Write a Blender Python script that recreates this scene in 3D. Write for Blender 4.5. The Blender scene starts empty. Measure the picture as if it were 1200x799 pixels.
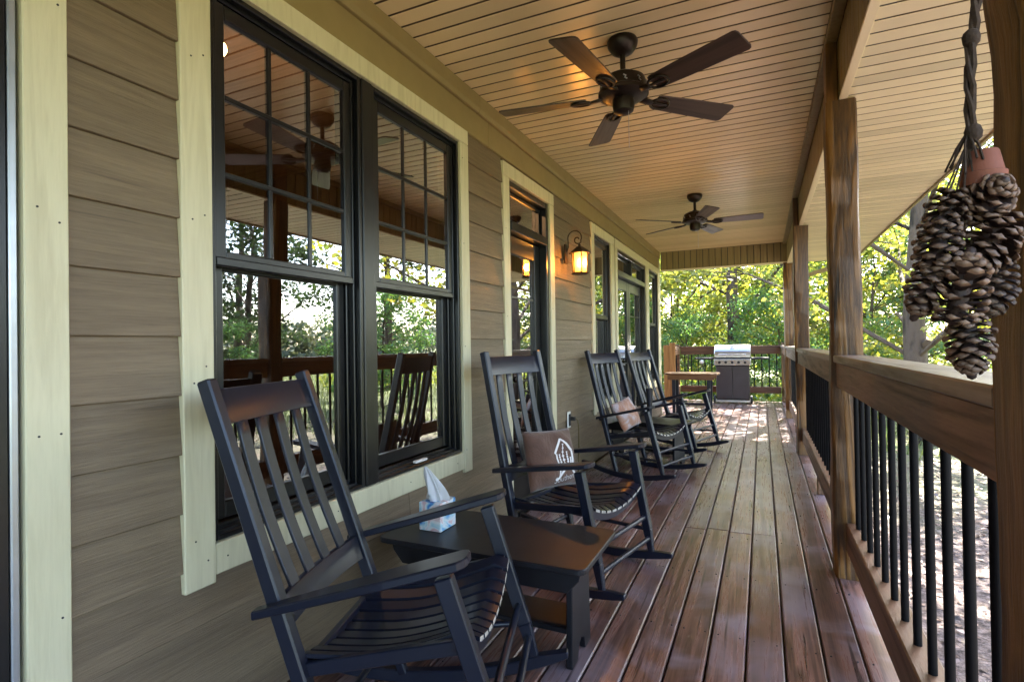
import bpy, bmesh, math, random
import numpy as np
from mathutils import Vector, Matrix
R = math.radians
rnd = random.Random(7)
scene = bpy.context.scene
COL = scene.collection

# ---------------------------------------------------------------- camera, sky, sun, exposure
CAMZ = 1.2
cd = bpy.data.cameras.new("camera"); cam = bpy.data.objects.new("camera", cd); COL.objects.link(cam)
cd.sensor_width = 36; cd.lens = 19.04; cd.clip_start = 0.02; cd.clip_end = 2000
yaw, pit, rol = R(24.787), R(0.484), R(-0.877)
fw = Vector((-math.sin(yaw)*math.cos(pit), math.cos(yaw)*math.cos(pit), math.sin(pit)))
rt = Vector((math.cos(yaw), math.sin(yaw), 0)); up = rt.cross(fw)
rt2 = rt*math.cos(rol)+up*math.sin(rol); up2 = up*math.cos(rol)-rt*math.sin(rol)
mw = Matrix((rt2, up2, -fw)).transposed().to_4x4(); mw.translation = (0, 0, CAMZ)
cam.matrix_world = mw
scene.camera = cam

SUN_AZ = 15.0      # degrees clockwise from +Y towards +X
SUN_EL = 45.0
world = bpy.data.worlds.new("World"); scene.world = world; world.use_nodes = True
wn = world.node_tree
sky = wn.nodes.new("ShaderNodeTexSky"); sky.sky_type = 'NISHITA'; sky.sun_disc = False
sky.sun_elevation = R(SUN_EL); sky.sun_rotation = R(SUN_AZ); sky.air_density = 1.0; sky.dust_density = 2.0
wn.links.new(sky.outputs[0], wn.nodes["Background"].inputs[0])
wn.nodes["Background"].inputs[1].default_value = 0.15
sl = bpy.data.lights.new("sun", 'SUN'); sl.energy = 5.0; sl.angle = R(0.5); sl.color = (1.0, 0.93, 0.82)
so = bpy.data.objects.new("sun", sl); COL.objects.link(so)
sd = Vector((math.sin(R(SUN_AZ))*math.cos(R(SUN_EL)), math.cos(R(SUN_AZ))*math.cos(R(SUN_EL)), math.sin(R(SUN_EL))))
so.rotation_euler = sd.to_track_quat('Z', 'Y').to_euler()
so.location = sd*40
scene.view_settings.view_transform = 'Standard'; scene.view_settings.look = 'None'
scene.view_settings.exposure = 3.45; scene.view_settings.gamma = 1
scene.cycles.max_bounces = 8; scene.cycles.diffuse_bounces = 5; scene.cycles.transparent_max_bounces = 12
scene.cycles.caustics_reflective = False; scene.cycles.caustics_refractive = False
scene.cycles.sample_clamp_indirect = 6.0
try: scene.cycles.use_denoising = True
except Exception: pass

# ---------------------------------------------------------------- materials
def nmat(name):
    m = bpy.data.materials.new(name); m.use_nodes = True
    nt = m.node_tree; b = nt.nodes["Principled BSDF"]
    return m, nt, b
def N(nt, t, **kw):
    n = nt.nodes.new(t)
    for k, v in kw.items(): setattr(n, k, v)
    return n
def mixc(nt, a, b, fac, mode='MIX'):
    n = N(nt, "ShaderNodeMix", data_type='RGBA', blend_type=mode)
    for s, v in ((n.inputs[0], fac), (n.inputs[6], a), (n.inputs[7], b)):
        if isinstance(v, (int, float)): s.default_value = v
        elif isinstance(v, tuple): s.default_value = (*v, 1) if len(v) == 3 else v
        else: nt.links.new(v, s)
    return n.outputs[2]
def coords(nt, scale, jitter=40.0, kind='Object', rot=(0, 0, 0)):
    tc = N(nt, "ShaderNodeTexCoord"); oi = N(nt, "ShaderNodeObjectInfo")
    mu = N(nt, "ShaderNodeMath", operation='MULTIPLY'); nt.links.new(oi.outputs['Random'], mu.inputs[0]); mu.inputs[1].default_value = jitter
    ad = N(nt, "ShaderNodeVectorMath", operation='ADD'); nt.links.new(tc.outputs[kind], ad.inputs[0]); nt.links.new(mu.outputs[0], ad.inputs[1])
    mp = N(nt, "ShaderNodeMapping"); nt.links.new(ad.outputs[0], mp.inputs[0]); mp.inputs['Scale'].default_value = scale; mp.inputs['Rotation'].default_value = rot
    return mp.outputs[0], oi.outputs['Random'], ad.outputs[0]
def noise(nt, vec, scale, detail=5, rough=0.6, dist=0.0):
    n = N(nt, "ShaderNodeTexNoise"); n.inputs['Scale'].default_value = scale; n.inputs['Detail'].default_value = detail
    n.inputs['Roughness'].default_value = rough; n.inputs['Distortion'].default_value = dist
    if vec is not None: nt.links.new(vec, n.inputs['Vector'])
    return n.outputs['Fac']
def ramp(nt, fac, stops):
    r = N(nt, "ShaderNodeValToRGB"); cr = r.color_ramp
    while len(cr.elements) < len(stops): cr.elements.new(0.5)
    for e, (p, c) in zip(cr.elements, stops): e.position = p; e.color = (*c, 1) if len(c) == 3 else c
    nt.links.new(fac, r.inputs[0]); return r.outputs[0]
def bump(nt, b, h, strength, dist=0.01):
    n = N(nt, "ShaderNodeBump"); n.inputs['Strength'].default_value = strength; n.inputs['Distance'].default_value = dist
    nt.links.new(h, n.inputs['Height']); nt.links.new(n.outputs[0], b.inputs['Normal'])
def plain(name, c, rough=0.5, metal=0.0, var=0.12, scale=6.0, bmp=0.0, bscale=60.0, spec=0.5, coat=0.0, rspan=0.11, rvar=0.0):
    m, nt, b = nmat(name)
    v, rn, raw = coords(nt, (1, 1, 1))
    f = noise(nt, v, scale, 6)
    lo = tuple(x*(1-var) for x in c); hi = tuple(min(1, x*(1+var)) for x in c)
    col = ramp(nt, f, [(0.3, lo), (0.7, hi)])
    if rvar:
        hv = N(nt, "ShaderNodeMapRange"); nt.links.new(rn, hv.inputs[0]); hv.inputs[3].default_value = 1-rvar; hv.inputs[4].default_value = 1+rvar
        cx = N(nt, "ShaderNodeCombineXYZ")
        for i in range(3): nt.links.new(hv.outputs[0], cx.inputs[i])
        col = mixc(nt, col, cx.outputs[0], 1.0, 'MULTIPLY')
    nt.links.new(col, b.inputs['Base Color'])
    b.inputs['Roughness'].default_value = rough; b.inputs['Metallic'].default_value = metal
    b.inputs['Specular IOR Level'].default_value = spec; b.inputs['Coat Weight'].default_value = coat
    rr = N(nt, "ShaderNodeMapRange"); nt.links.new(noise(nt, v, scale*2.3, 5), rr.inputs[0]); rr.inputs[3].default_value = max(0.02, rough-rspan); rr.inputs[4].default_value = min(1, rough+rspan)
    nt.links.new(rr.outputs[0], b.inputs['Roughness'])
    if bmp: bump(nt, b, noise(nt, v, bscale, 5), bmp, 0.004)
    return m
def wood(name, dark, light, grain=(14, 1.0, 14), rough=0.5, bmp=0.25, rvar=0.25, knots=0.0, stain=None, stain_amt=0.0, spec=0.5, fine=1.0, ring=0.45, freq=16.0, lo=0.22, hi=0.85, bdist=0.004, crack=0.0, kr0=0.03, kr1=0.10):
    """grain: texture scale per axis, small along the fibre"""
    m, nt, b = nmat(name)
    v, rn, raw = coords(nt, grain)
    warp = noise(nt, v, 0.55, 3, 0.5, 1.2)
    w = N(nt, "ShaderNodeMath", operation='MULTIPLY'); nt.links.new(warp, w.inputs[0]); w.inputs[1].default_value = freq
    sn = N(nt, "ShaderNodeMath", operation='SINE'); nt.links.new(w.outputs[0], sn.inputs[0])
    mr = N(nt, "ShaderNodeMapRange"); nt.links.new(sn.outputs[0], mr.inputs[0]); mr.inputs[1].default_value = -1
    fib = noise(nt, v, 5.0*fine, 6, 0.7)
    ad = N(nt, "ShaderNodeMath", operation='MULTIPLY_ADD'); nt.links.new(mr.outputs[0], ad.inputs[0]); ad.inputs[1].default_value = ring
    fm = N(nt, "ShaderNodeMath", operation='MULTIPLY'); nt.links.new(fib, fm.inputs[0]); fm.inputs[1].default_value = 0.75
    nt.links.new(fm.outputs[0], ad.inputs[2])
    col = ramp(nt, ad.outputs[0], [(lo, dark), (hi, light)])
    if stain is not None:
        sv = noise(nt, raw, 2.2, 4, 0.6, 0.6)
        sr = ramp(nt, sv, [(0.46, (0, 0, 0)), (0.66, (stain_amt,)*3)])
        col = mixc(nt, col, stain, sr)
    if knots:
        vo = N(nt, "ShaderNodeTexVoronoi"); mp = N(nt, "ShaderNodeMapping"); mp.inputs['Scale'].default_value = tuple(3.4 if g > 5 else 1.3 for g in grain)
        nt.links.new(raw, mp.inputs[0]); nt.links.new(mp.outputs[0], vo.inputs['Vector']); vo.inputs['Scale'].default_value = 1.0
        kr = ramp(nt, vo.outputs['Distance'], [(kr0, (knots,)*3), (kr1, (0, 0, 0))])
        col = mixc(nt, col, tuple(x*0.25 for x in dark), kr)
    if crack:
        ck = N(nt, "ShaderNodeVectorMath", operation='MULTIPLY'); nt.links.new(raw, ck.inputs[0]); ck.inputs[1].default_value = tuple(26.0 if g_ > 5 else 0.9 for g_ in grain)
        col = mixc(nt, col, tuple(x*0.15 for x in dark), ramp(nt, noise(nt, ck.outputs[0], 2.0, 2, 0.4, 0.3), [(0.27, (crack,)*3), (0.335, (0, 0, 0))]))
    hv = N(nt, "ShaderNodeMapRange"); nt.links.new(rn, hv.inputs[0]); hv.inputs[3].default_value = 1-rvar; hv.inputs[4].default_value = 1+rvar
    cx = N(nt, "ShaderNodeCombineXYZ")
    for i in range(3): nt.links.new(hv.outputs[0], cx.inputs[i])
    col = mixc(nt, col, cx.outputs[0], 1.0, 'MULTIPLY')
    nt.links.new(col, b.inputs['Base Color'])
    rr = N(nt, "ShaderNodeMapRange"); nt.links.new(ad.outputs[0], rr.inputs[0]); rr.inputs[3].default_value = min(1, rough+0.14); rr.inputs[4].default_value = max(0.05, rough-0.06)
    nt.links.new(rr.outputs[0], b.inputs['Roughness']); b.inputs['Specular IOR Level'].default_value = spec
    bump(nt, b, ad.outputs[0], bmp, bdist)
    return m
def emis(name, c, s):
    m, nt, b = nmat(name); b.inputs['Emission Color'].default_value = (*c, 1); b.inputs['Emission Strength'].default_value = s
    b.inputs['Base Color'].default_value = (*c, 1); return m
def glassy(name, tint=(0.9, 0.92, 0.9), base=0.06, edge=0.55, rough=0.0):
    m = bpy.data.materials.new(name); m.use_nodes = True; nt = m.node_tree; nt.nodes.clear()
    o = N(nt, "ShaderNodeOutputMaterial"); tr = N(nt, "ShaderNodeBsdfTransparent"); tr.inputs[0].default_value = (*tint, 1)
    gl = N(nt, "ShaderNodeBsdfGlossy"); gl.inputs['Roughness'].default_value = rough; gl.inputs[0].default_value = (0.93, 0.96, 1, 1)
    lw = N(nt, "ShaderNodeLayerWeight"); lw.inputs[0].default_value = 0.5
    mr = N(nt, "ShaderNodeMapRange"); nt.links.new(lw.outputs['Facing'], mr.inputs[0]); mr.inputs[3].default_value = base; mr.inputs[4].default_value = edge
    ge = N(nt, "ShaderNodeNewGeometry"); fb = N(nt, "ShaderNodeMath", operation='SUBTRACT'); fb.inputs[0].default_value = 1.0; nt.links.new(ge.outputs['Backfacing'], fb.inputs[1])
    ff = N(nt, "ShaderNodeMath", operation='MULTIPLY'); nt.links.new(mr.outputs[0], ff.inputs[0]); nt.links.new(fb.outputs[0], ff.inputs[1])
    mx = N(nt, "ShaderNodeMixShader"); nt.links.new(ff.outputs[0], mx.inputs[0]); nt.links.new(tr.outputs[0], mx.inputs[1]); nt.links.new(gl.outputs[0], mx.inputs[2])
    nt.links.new(mx.outputs[0], o.inputs[0]); return m
def leafmat(name, cols, trans=0.45):
    m = bpy.data.materials.new(name); m.use_nodes = True; nt = m.node_tree; nt.nodes.clear()
    o = N(nt, "ShaderNodeOutputMaterial"); g = N(nt, "ShaderNodeNewGeometry")
    st = [(i/(len(cols)-1), c) for i, c in enumerate(cols)]
    c = ramp(nt, g.outputs['Random Per Island'], st)
    oi = N(nt, "ShaderNodeObjectInfo"); hs = N(nt, "ShaderNodeHueSaturation")
    mr = N(nt, "ShaderNodeMapRange"); nt.links.new(oi.outputs['Random'], mr.inputs[0]); mr.inputs[3].default_value = 0.475; mr.inputs[4].default_value = 0.515
    nt.links.new(mr.outputs[0], hs.inputs['Hue']); nt.links.new(c, hs.inputs['Color'])
    d = N(nt, "ShaderNodeBsdfDiffuse"); t = N(nt, "ShaderNodeBsdfTranslucent"); nt.links.new(hs.outputs[0], d.inputs[0]); nt.links.new(hs.outputs[0], t.inputs[0])
    mx = N(nt, "ShaderNodeMixShader"); mx.inputs[0].default_value = trans; nt.links.new(d.outputs[0], mx.inputs[1]); nt.links.new(t.outputs[0], mx.inputs[2])
    gl = N(nt, "ShaderNodeBsdfGlossy"); gl.inputs['Roughness'].default_value = 0.45
    m2 = N(nt, "ShaderNodeMixShader"); m2.inputs[0].default_value = 0.06; nt.links.new(mx.outputs[0], m2.inputs[1]); nt.links.new(gl.outputs[0], m2.inputs[2])
    nt.links.new(m2.outputs[0], o.inputs[0]); return m

M = {}
M['siding'] = wood('siding_paint', (0.105, 0.075, 0.045), (0.240, 0.178, 0.112), grain=(6, 1.1, 30), rough=0.45, bmp=0.7, rvar=0.10, ring=0.13, freq=20.0, fine=1.5, lo=0.16, hi=0.76, crack=0.25)
M['trim'] = wood('cream_trim_paint', (0.52, 0.48, 0.32), (0.63, 0.59, 0.41), grain=(26, 26, 2.0), rough=0.5, bmp=0.22, rvar=0.04)
M['frieze'] = plain('olive_trim_paint', (0.26, 0.20, 0.085), 0.5, var=0.08, bmp=0.06)
M['beam'] = wood('olive_beam_paint', (0.19, 0.145, 0.06), (0.25, 0.20, 0.09), grain=(30, 30, 2), rough=0.45, bmp=0.1, rvar=0.10)
M['ceil'] = plain('ceiling_vinyl', (0.77, 0.63, 0.37), 0.25, rvar=0.08, var=0.025, scale=2, rspan=0.03)
M['groove_shade'] = plain('groove_shade_brown', (0.10, 0.068, 0.040), 0.9, var=0.4, scale=12)  # dark brown that paints shade into the board grooves
M['soffit'] = plain('soffit_vinyl', (0.72, 0.63, 0.45), 0.36, rvar=0.13, var=0.05, scale=3, rspan=0.03)
M['deck'] = wood('deck_stain', (0.045, 0.017, 0.012), (0.235, 0.120, 0.088), grain=(16, 0.6, 16), rough=0.27, bmp=0.07, rvar=0.22, knots=0.8, stain=(0.25, 0.198, 0.225), stain_amt=0.8, spec=0.7, crack=0.75, ring=0.30, freq=34.0, fine=1.9, lo=0.24, hi=0.74)
M['post'] = wood('post_stain', (0.022, 0.0075, 0.0015), (0.185, 0.082, 0.014), grain=(16, 16, 1.1), rough=0.45, bmp=0.7, lo=0.25, hi=0.85, bdist=0.008, rvar=0.12, knots=0.9, crack=0.9, fine=1.5, freq=22.0, kr0=0.05, kr1=0.15)
M['rail'] = wood('rail_stain', (0.045, 0.019, 0.008), (0.18, 0.088, 0.040), grain=(18, 1.1, 18), rough=0.5, bmp=0.45, rvar=0.12, knots=0.8, crack=0.8, fine=1.4, kr0=0.04, kr1=0.12)
M['cap'] = wood('weathered_cap', (0.07, 0.040, 0.025), (0.26, 0.18, 0.13), grain=(18, 0.9, 18), rough=0.42, bmp=0.35, rvar=0.1, knots=0.8, stain=(0.30, 0.25, 0.22), stain_amt=0.6, crack=0.8, fine=1.4)
M['railx'] = wood('rail_stain_cross', (0.05, 0.018, 0.007), (0.15, 0.062, 0.026), grain=(1.1, 18, 18), rough=0.5, bmp=0.3, rvar=0.12)
M['cedar'] = wood('new_cedar', (0.22, 0.09, 0.025), (0.40, 0.19, 0.055), grain=(16, 16, 1.1), rough=0.6, bmp=0.3, rvar=0.1, knots=0.5)
M['iron'] = plain('black_iron', (0.003, 0.003, 0.004), 0.6, var=0.2, spec=0.15)
M['black'] = plain('black_furniture_paint', (0.008, 0.0105, 0.023), 0.34, var=0.10, scale=5, bmp=0.03, bscale=40, spec=0.5, rspan=0.02)
M['tablepaint'] = plain('black_table_paint', (0.010, 0.010, 0.014), 0.42, var=0.2, scale=5, bmp=0.04, bscale=40, spec=0.35, rspan=0.04)
M['worn'] = plain('worn_bare_edge', (0.40, 0.37, 0.33), 0.6, var=0.35, scale=30)
M['frame'] = plain('dark_window_paint', (0.0045, 0.0048, 0.006), 0.30, var=0.15, spec=0.5, rspan=0.03)
M['glass'] = glassy('window_glass', (0.84, 0.84, 0.83), 0.105, 0.66)
M['metal'] = plain('brushed_steel', (0.60, 0.58, 0.57), 0.3, metal=1.0, var=0.06)
M['silver'] = plain('silver_strip', (0.42, 0.44, 0.48), 0.35, metal=0.8, var=0.1)
M['bronze'] = plain('oil_rubbed_bronze', (0.022, 0.014, 0.010), 0.38, metal=0.5, var=0.3)
M['lampiron'] = plain('lantern_bronze', (0.045, 0.026, 0.014), 0.45, metal=0.4, var=0.3)
M['blade'] = wood('fan_blade_walnut', (0.016, 0.009, 0.006), (0.055, 0.032, 0.022), grain=(1.4, 20, 20), rough=0.36, bmp=0.08, rvar=0.1)
M['white'] = plain('white_plastic', (0.78, 0.77, 0.74), 0.4, var=0.03)
M['tissue'] = leafmat('tissue_paper', [(0.82, 0.82, 0.84), (0.80, 0.80, 0.82)], 0.35)
M['table_brown'] = wood('brown_table_top', (0.10, 0.04, 0.016), (0.24, 0.11, 0.045), grain=(1.2, 16, 16), rough=0.32, bmp=0.1)
M['cord'] = plain('olive_cord', (0.10, 0.075, 0.02), 0.5)
M['rubber'] = plain('dark_rubber', (0.02, 0.02, 0.022), 0.6)
M['grillbody'] = plain('grill_enamel', (0.045, 0.032, 0.034), 0.35, var=0.15)
M['rope'] = plain('tarred_twine', (0.045, 0.026, 0.016), 0.9, var=0.4, scale=80, bmp=0.6, bscale=200)
M['terracotta'] = plain('terracotta', (0.22, 0.070, 0.040), 0.75, var=0.15, bmp=0.15)
M['cone'] = plain('pine_cone_brown', (0.034, 0.017, 0.013), 0.6, rvar=0.35, var=0.4, scale=30, bmp=0.3, bscale=120)
M['conetip'] = plain('pine_cone_tip', (0.15, 0.088, 0.058), 0.55, rvar=0.45, var=0.45, scale=40, bmp=0.3, bscale=150)
M['bark'] = wood('tree_bark', (0.010, 0.006, 0.004), (0.125, 0.085, 0.062), grain=(3.2, 3.2, 0.9), rough=0.95, bmp=1.0, rvar=0.1, bdist=0.05, lo=0.3, hi=0.8)
M['leaf_y'] = leafmat('leaf_yellow_green', [(0.17, 0.22, 0.018), (0.24, 0.28, 0.026), (0.31, 0.31, 0.035), (0.11, 0.22, 0.04)], 0.68)
M['leaf_g'] = leafmat('leaf_green', [(0.08, 0.18, 0.05), (0.13, 0.26, 0.04), (0.22, 0.29, 0.04), (0.08, 0.22, 0.13)], 0.65)
M['leaf_d'] = leafmat('leaf_dark', [(0.022, 0.05, 0.018), (0.035, 0.07, 0.018), (0.05, 0.08, 0.022)], 0.45)
M['leaf_far'] = leafmat('leaf_far', [(0.08, 0.12, 0.07), (0.12, 0.16, 0.07), (0.15, 0.17, 0.07), (0.08, 0.12, 0.10)], 0.35)
M['litter'] = leafmat('dead_leaf', [(0.16, 0.095, 0.065), (0.28, 0.19, 0.15), (0.05, 0.03, 0.02), (0.38, 0.30, 0.27)], 0.15)
M['grass'] = leafmat('grass_blade', [(0.10, 0.14, 0.03), (0.16, 0.19, 0.05), (0.07, 0.12, 0.03)], 0.4)
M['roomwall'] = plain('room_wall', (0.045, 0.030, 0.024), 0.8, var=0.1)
M['roomceil'] = wood('room_ceiling_wood', (0.20, 0.115, 0.06), (0.32, 0.20, 0.115), grain=(1, 14, 14), rough=0.6)
M['bulb'] = emis('lit_bulb', (1.0, 0.50, 0.16), 9)
M['flame'] = emis('lantern_bulb', (1.0, 0.62, 0.22), 5)

# ---------------------------------------------------------------- mesh helpers
class MB:
    def __init__(s): s.v = []; s.f = []; s.m = []
    def add(s, vs, fs, mi=0):
        o = len(s.v); s.v += [tuple(v) for v in vs]
        for f in fs: s.f.append(tuple(o+i for i in f)); s.m.append(mi)
        return s
    def box(s, x0, x1, y0, y1, z0, z1, mi=0):
        return s.add([(x0,y0,z0),(x1,y0,z0),(x1,y1,z0),(x0,y1,z0),(x0,y0,z1),(x1,y0,z1),(x1,y1,z1),(x0,y1,z1)],
                     [(0,3,2,1),(4,5,6,7),(0,1,5,4),(1,2,6,5),(2,3,7,6),(3,0,4,7)], mi)
    def bar(s, p0, p1, w, t, side, mi=0, w1=None, t1=None):
        p0 = Vector(p0); p1 = Vector(p1); d = (p1-p0).normalized(); sd_ = Vector(side); sd_ = (sd_-d*sd_.dot(d)).normalized(); th = d.cross(sd_)
        w1 = w if w1 is None else w1; t1 = t if t1 is None else t1
        vs = [p0+sd_*a*w/2+th*b*t/2 for a, b in ((-1,-1),(1,-1),(1,1),(-1,1))]+[p1+sd_*a*w1/2+th*b*t1/2 for a, b in ((-1,-1),(1,-1),(1,1),(-1,1))]
        return s.add(vs, [(0,3,2,1),(4,5,6,7),(0,1,5,4),(1,2,6,5),(2,3,7,6),(3,0,4,7)], mi)
    def tube(s, pts, rads, n=8, mi=0, caps=True):
        pts = [Vector(p) for p in pts]
        if isinstance(rads, (int, float)): rads = [rads]*len(pts)
        prev = None; o = len(s.v)
        for i, p in enumerate(pts):
            d = (pts[min(i+1, len(pts)-1)]-pts[max(i-1, 0)]).normalized()
            if prev is None:
                a = Vector((0,0,1)) if abs(d.z) < 0.9 else Vector((1,0,0)); a = (a-d*a.dot(d)).normalized()
            else: a = (prev-d*prev.dot(d)).normalized()
            prev = a; b = d.cross(a)
            for k in range(n):
                t = 2*math.pi*k/n; s.v.append(tuple(p+(a*math.cos(t)+b*math.sin(t))*rads[i]))
        for i in range(len(pts)-1):
            for k in range(n):
                s.f.append((o+i*n+k, o+i*n+(k+1)%n, o+(i+1)*n+(k+1)%n, o+(i+1)*n+k)); s.m.append(mi)
        if caps:
            s.f.append(tuple(o+k for k in reversed(range(n)))); s.m.append(mi)
            s.f.append(tuple(o+(len(pts)-1)*n+k for k in range(n))); s.m.append(mi)
        return s
    def lathe(s, prof, n=20, c=(0,0,0), mi=0):
        o = len(s.v)
        for r, z in prof:
            for k in range(n):
                t = 2*math.pi*k/n; s.v.append((c[0]+r*math.cos(t), c[1]+r*math.sin(t), c[2]+z))
        for i in range(len(prof)-1):
            for k in range(n):
                s.f.append((o+i*n+k, o+i*n+(k+1)%n, o+(i+1)*n+(k+1)%n, o+(i+1)*n+k)); s.m.append(mi)
        s.f.append(tuple(o+k for k in reversed(range(n)))); s.m.append(mi)
        s.f.append(tuple(o+(len(prof)-1)*n+k for k in range(n))); s.m.append(mi)
        return s
    def prism(s, poly, axis, d0, d1, mi=0):
        """poly in the two other axes (order x,y,z without axis)"""
        def mk(a, b, d): return {'x': (d, a, b), 'y': (a, d, b), 'z': (a, b, d)}[axis]
        n = len(poly); vs = [mk(a, b, d0) for a, b in poly]+[mk(a, b, d1) for a, b in poly]
        return s.add(vs, [tuple(range(n)), tuple(n+i for i in reversed(range(n)))]+[(i, n+i, n+(i+1)%n, (i+1)%n) for i in range(n)], mi)
    def mesh(s, name, mats, bevel=0.0, smooth=None, segs=1):
        me = bpy.data.meshes.new(name); me.from_pydata(s.v, [], s.f)
        for m in (mats if isinstance(mats, (list, tuple)) else [mats]): me.materials.append(m)
        me.polygons.foreach_set('material_index', s.m)
        bm = bmesh.new(); bm.from_mesh(me)
        bmesh.ops.recalc_face_normals(bm, faces=bm.faces)
        if bevel:
            ed = [e for e in bm.edges if len(e.link_faces) == 2 and e.calc_face_angle(0) > 0.6]
            bmesh.ops.bevel(bm, geom=ed, offset=bevel, segments=segs, profile=0.5, affect='EDGES', clamp_overlap=True)
        bm.to_mesh(me); bm.free()
        if smooth:
            me.shade_smooth(); me.set_sharp_from_angle(angle=R(smooth))
        me.update(); return me
WL = {}
def obj(name, me, parent=None, at=None):
    """link a mesh; vertices are in world (or in the parent's frame when the parent is a local-frame thing)"""
    o = bpy.data.objects.new(name, me); COL.objects.link(o)
    if parent is not None:
        o.parent = parent
        pw = WL.get(parent.name)
        if pw is not None:
            w = Vector(at) if at is not None else Vector((0, 0, 0)); o.location = w-pw; WL[o.name] = w
        elif at is not None: o.location = at
    else:
        w = Vector(at) if at is not None else Vector((0, 0, 0)); o.location = w; WL[o.name] = w
    return o
def thing(name, label, cat, loc=(0,0,0), group=None, world=True, rot=None):
    o = bpy.data.objects.new(name, None); COL.objects.link(o); o.location = loc; o.empty_display_size = 0.1
    o['label'] = label; o['category'] = cat
    if group: o['group'] = group
    if rot: o.rotation_euler = rot
    if world: WL[o.name] = Vector(loc)
    return o
def tag(o, label, cat, group=None):
    o['label'] = label; o['category'] = cat
    if group: o['group'] = group
    return o
def copy_tree(o, parent=None):
    c = o.copy(); COL.objects.link(c)
    if parent: c.parent = parent
    for ch in list(o.children): copy_tree(ch, c)
    return c
def boxmesh(name, dx, dy, dz, mat, bevel=0.003):
    return MB().box(-dx/2, dx/2, -dy/2, dy/2, -dz/2, dz/2).mesh(name, mat, bevel)

# ---------------------------------------------------------------- setting: ground, deck, ceiling, soffit, roof
WX = -1.582           # face of the house wall
CZ = 2.746            # ceiling
GZ = -0.85            # ground

def ground_mat():
    m, nt, b = nmat('leaf_strewn_ground')
    v, rn, raw = coords(nt, (1, 1, 1), 0)
    a = ramp(nt, noise(nt, v, 22, 8, 0.75), [(0.36, (0.035, 0.022, 0.018)), (0.50, (0.19, 0.14, 0.12)), (0.66, (0.38, 0.30, 0.28))])
    g = ramp(nt, noise(nt, v, 9, 8, 0.7), [(0.3, (0.08, 0.11, 0.03)), (0.7, (0.24, 0.26, 0.11))])
    sx = N(nt, "ShaderNodeSeparateXYZ"); nt.links.new(raw, sx.inputs[0])
    ln = N(nt, "ShaderNodeVectorMath", operation='LENGTH'); nt.links.new(raw, ln.inputs[0])
    ad = N(nt, "ShaderNodeMath", operation='MULTIPLY_ADD'); nt.links.new(noise(nt, v, 0.35, 4), ad.inputs[0]); ad.inputs[1].default_value = 14; nt.links.new(ln.outputs['Value'], ad.inputs[2])
    mr = N(nt, "ShaderNodeMapRange"); nt.links.new(ad.outputs[0], mr.inputs[0]); mr.inputs[1].default_value = 14; mr.inputs[2].default_value = 20
    nt.links.new(mixc(nt, a, g, mr.outputs[0]), b.inputs['Base Color']); b.inputs['Roughness'].default_value = 0.95
    bump(nt, b, noise(nt, v, 30, 6, 0.8), 0.9, 0.04); return m
me = bpy.data.meshes.new('ground'); n = 60
xs = np.sign(np.linspace(-1, 1, n))*np.abs(np.linspace(-1, 1, n))**3*420
gv = [(float(x), float(y), GZ+(0.0 if (x*x+y*y) < 4 else 0.05*math.sin(x*0.9)*math.cos(y*0.7)+0.0*x)) for y in xs for x in xs]
gf = [(j*n+i, j*n+i+1, (j+1)*n+i+1, (j+1)*n+i) for j in range(n-1) for i in range(n-1)]
me.from_pydata(gv, [], gf); me.materials.append(ground_mat()); me.shade_smooth()
go = obj('ground', me); go['kind'] = 'structure'

# deck: one object per plank
DZ = 0.028
deck = obj('deck', MB().box(-2.0, 0.455, -5.0, 12.02, -0.25, -0.06).mesh('deck_frame', M['rail']), None); deck['kind'] = 'structure'
PITCH = 0.1347
def plank_mesh(L, seed):
    return MB().box(-PITCH/2+0.004, PITCH/2-0.004, -L/2, L/2, -DZ, 0).mesh('deck_board', M['deck'], 0.005)
pm = {}
def plank(xc, y0, y1):
    L = round(y1-y0, 3)
    if L not in pm: pm[L] = plank_mesh(L, 0)
    obj('deck_board', pm[L], deck, (xc, (y0+y1)/2, rnd.uniform(-0.0012, 0.0012)))
joints = {-4: 7.9, -3: 3.69, -2: 3.715, -1: 3.70, 0: 3.72, 1: 9.2, 2: 6.9, -6: 5.2, -7: 2.2, -8: 8.4, -10: 4.4, -11: 7.2}
for k in range(-11, 4):
    xc = 0.058+PITCH*(k-0.5); j = joints.get(k)
    if j: plank(xc, -5.0, j-0.002); plank(xc, j+0.002, 12.05)
    else: plank(xc, -5.0, 12.05)
for k in range(-15, -11): plank(0.058+PITCH*(k-0.5), 9.52 if k < -11 else -5.0, 12.05)
sc = MB()
for k in range(-11, 4):
    xc = 0.058+PITCH*(k-0.5); yy = 0.55
    while yy < 9:
        for dx in (-0.042, 0.042): sc.tube([(xc+dx+rnd.uniform(-.004, .004), yy+rnd.uniform(-.01, .01), -0.004), (xc+dx, yy, 0.0018)], 0.0034, 6)
        yy += 0.61
o = obj('deck_screws', sc.mesh('deck_screws', M['rubber']), deck); o['kind'] = 'stuff'

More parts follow.
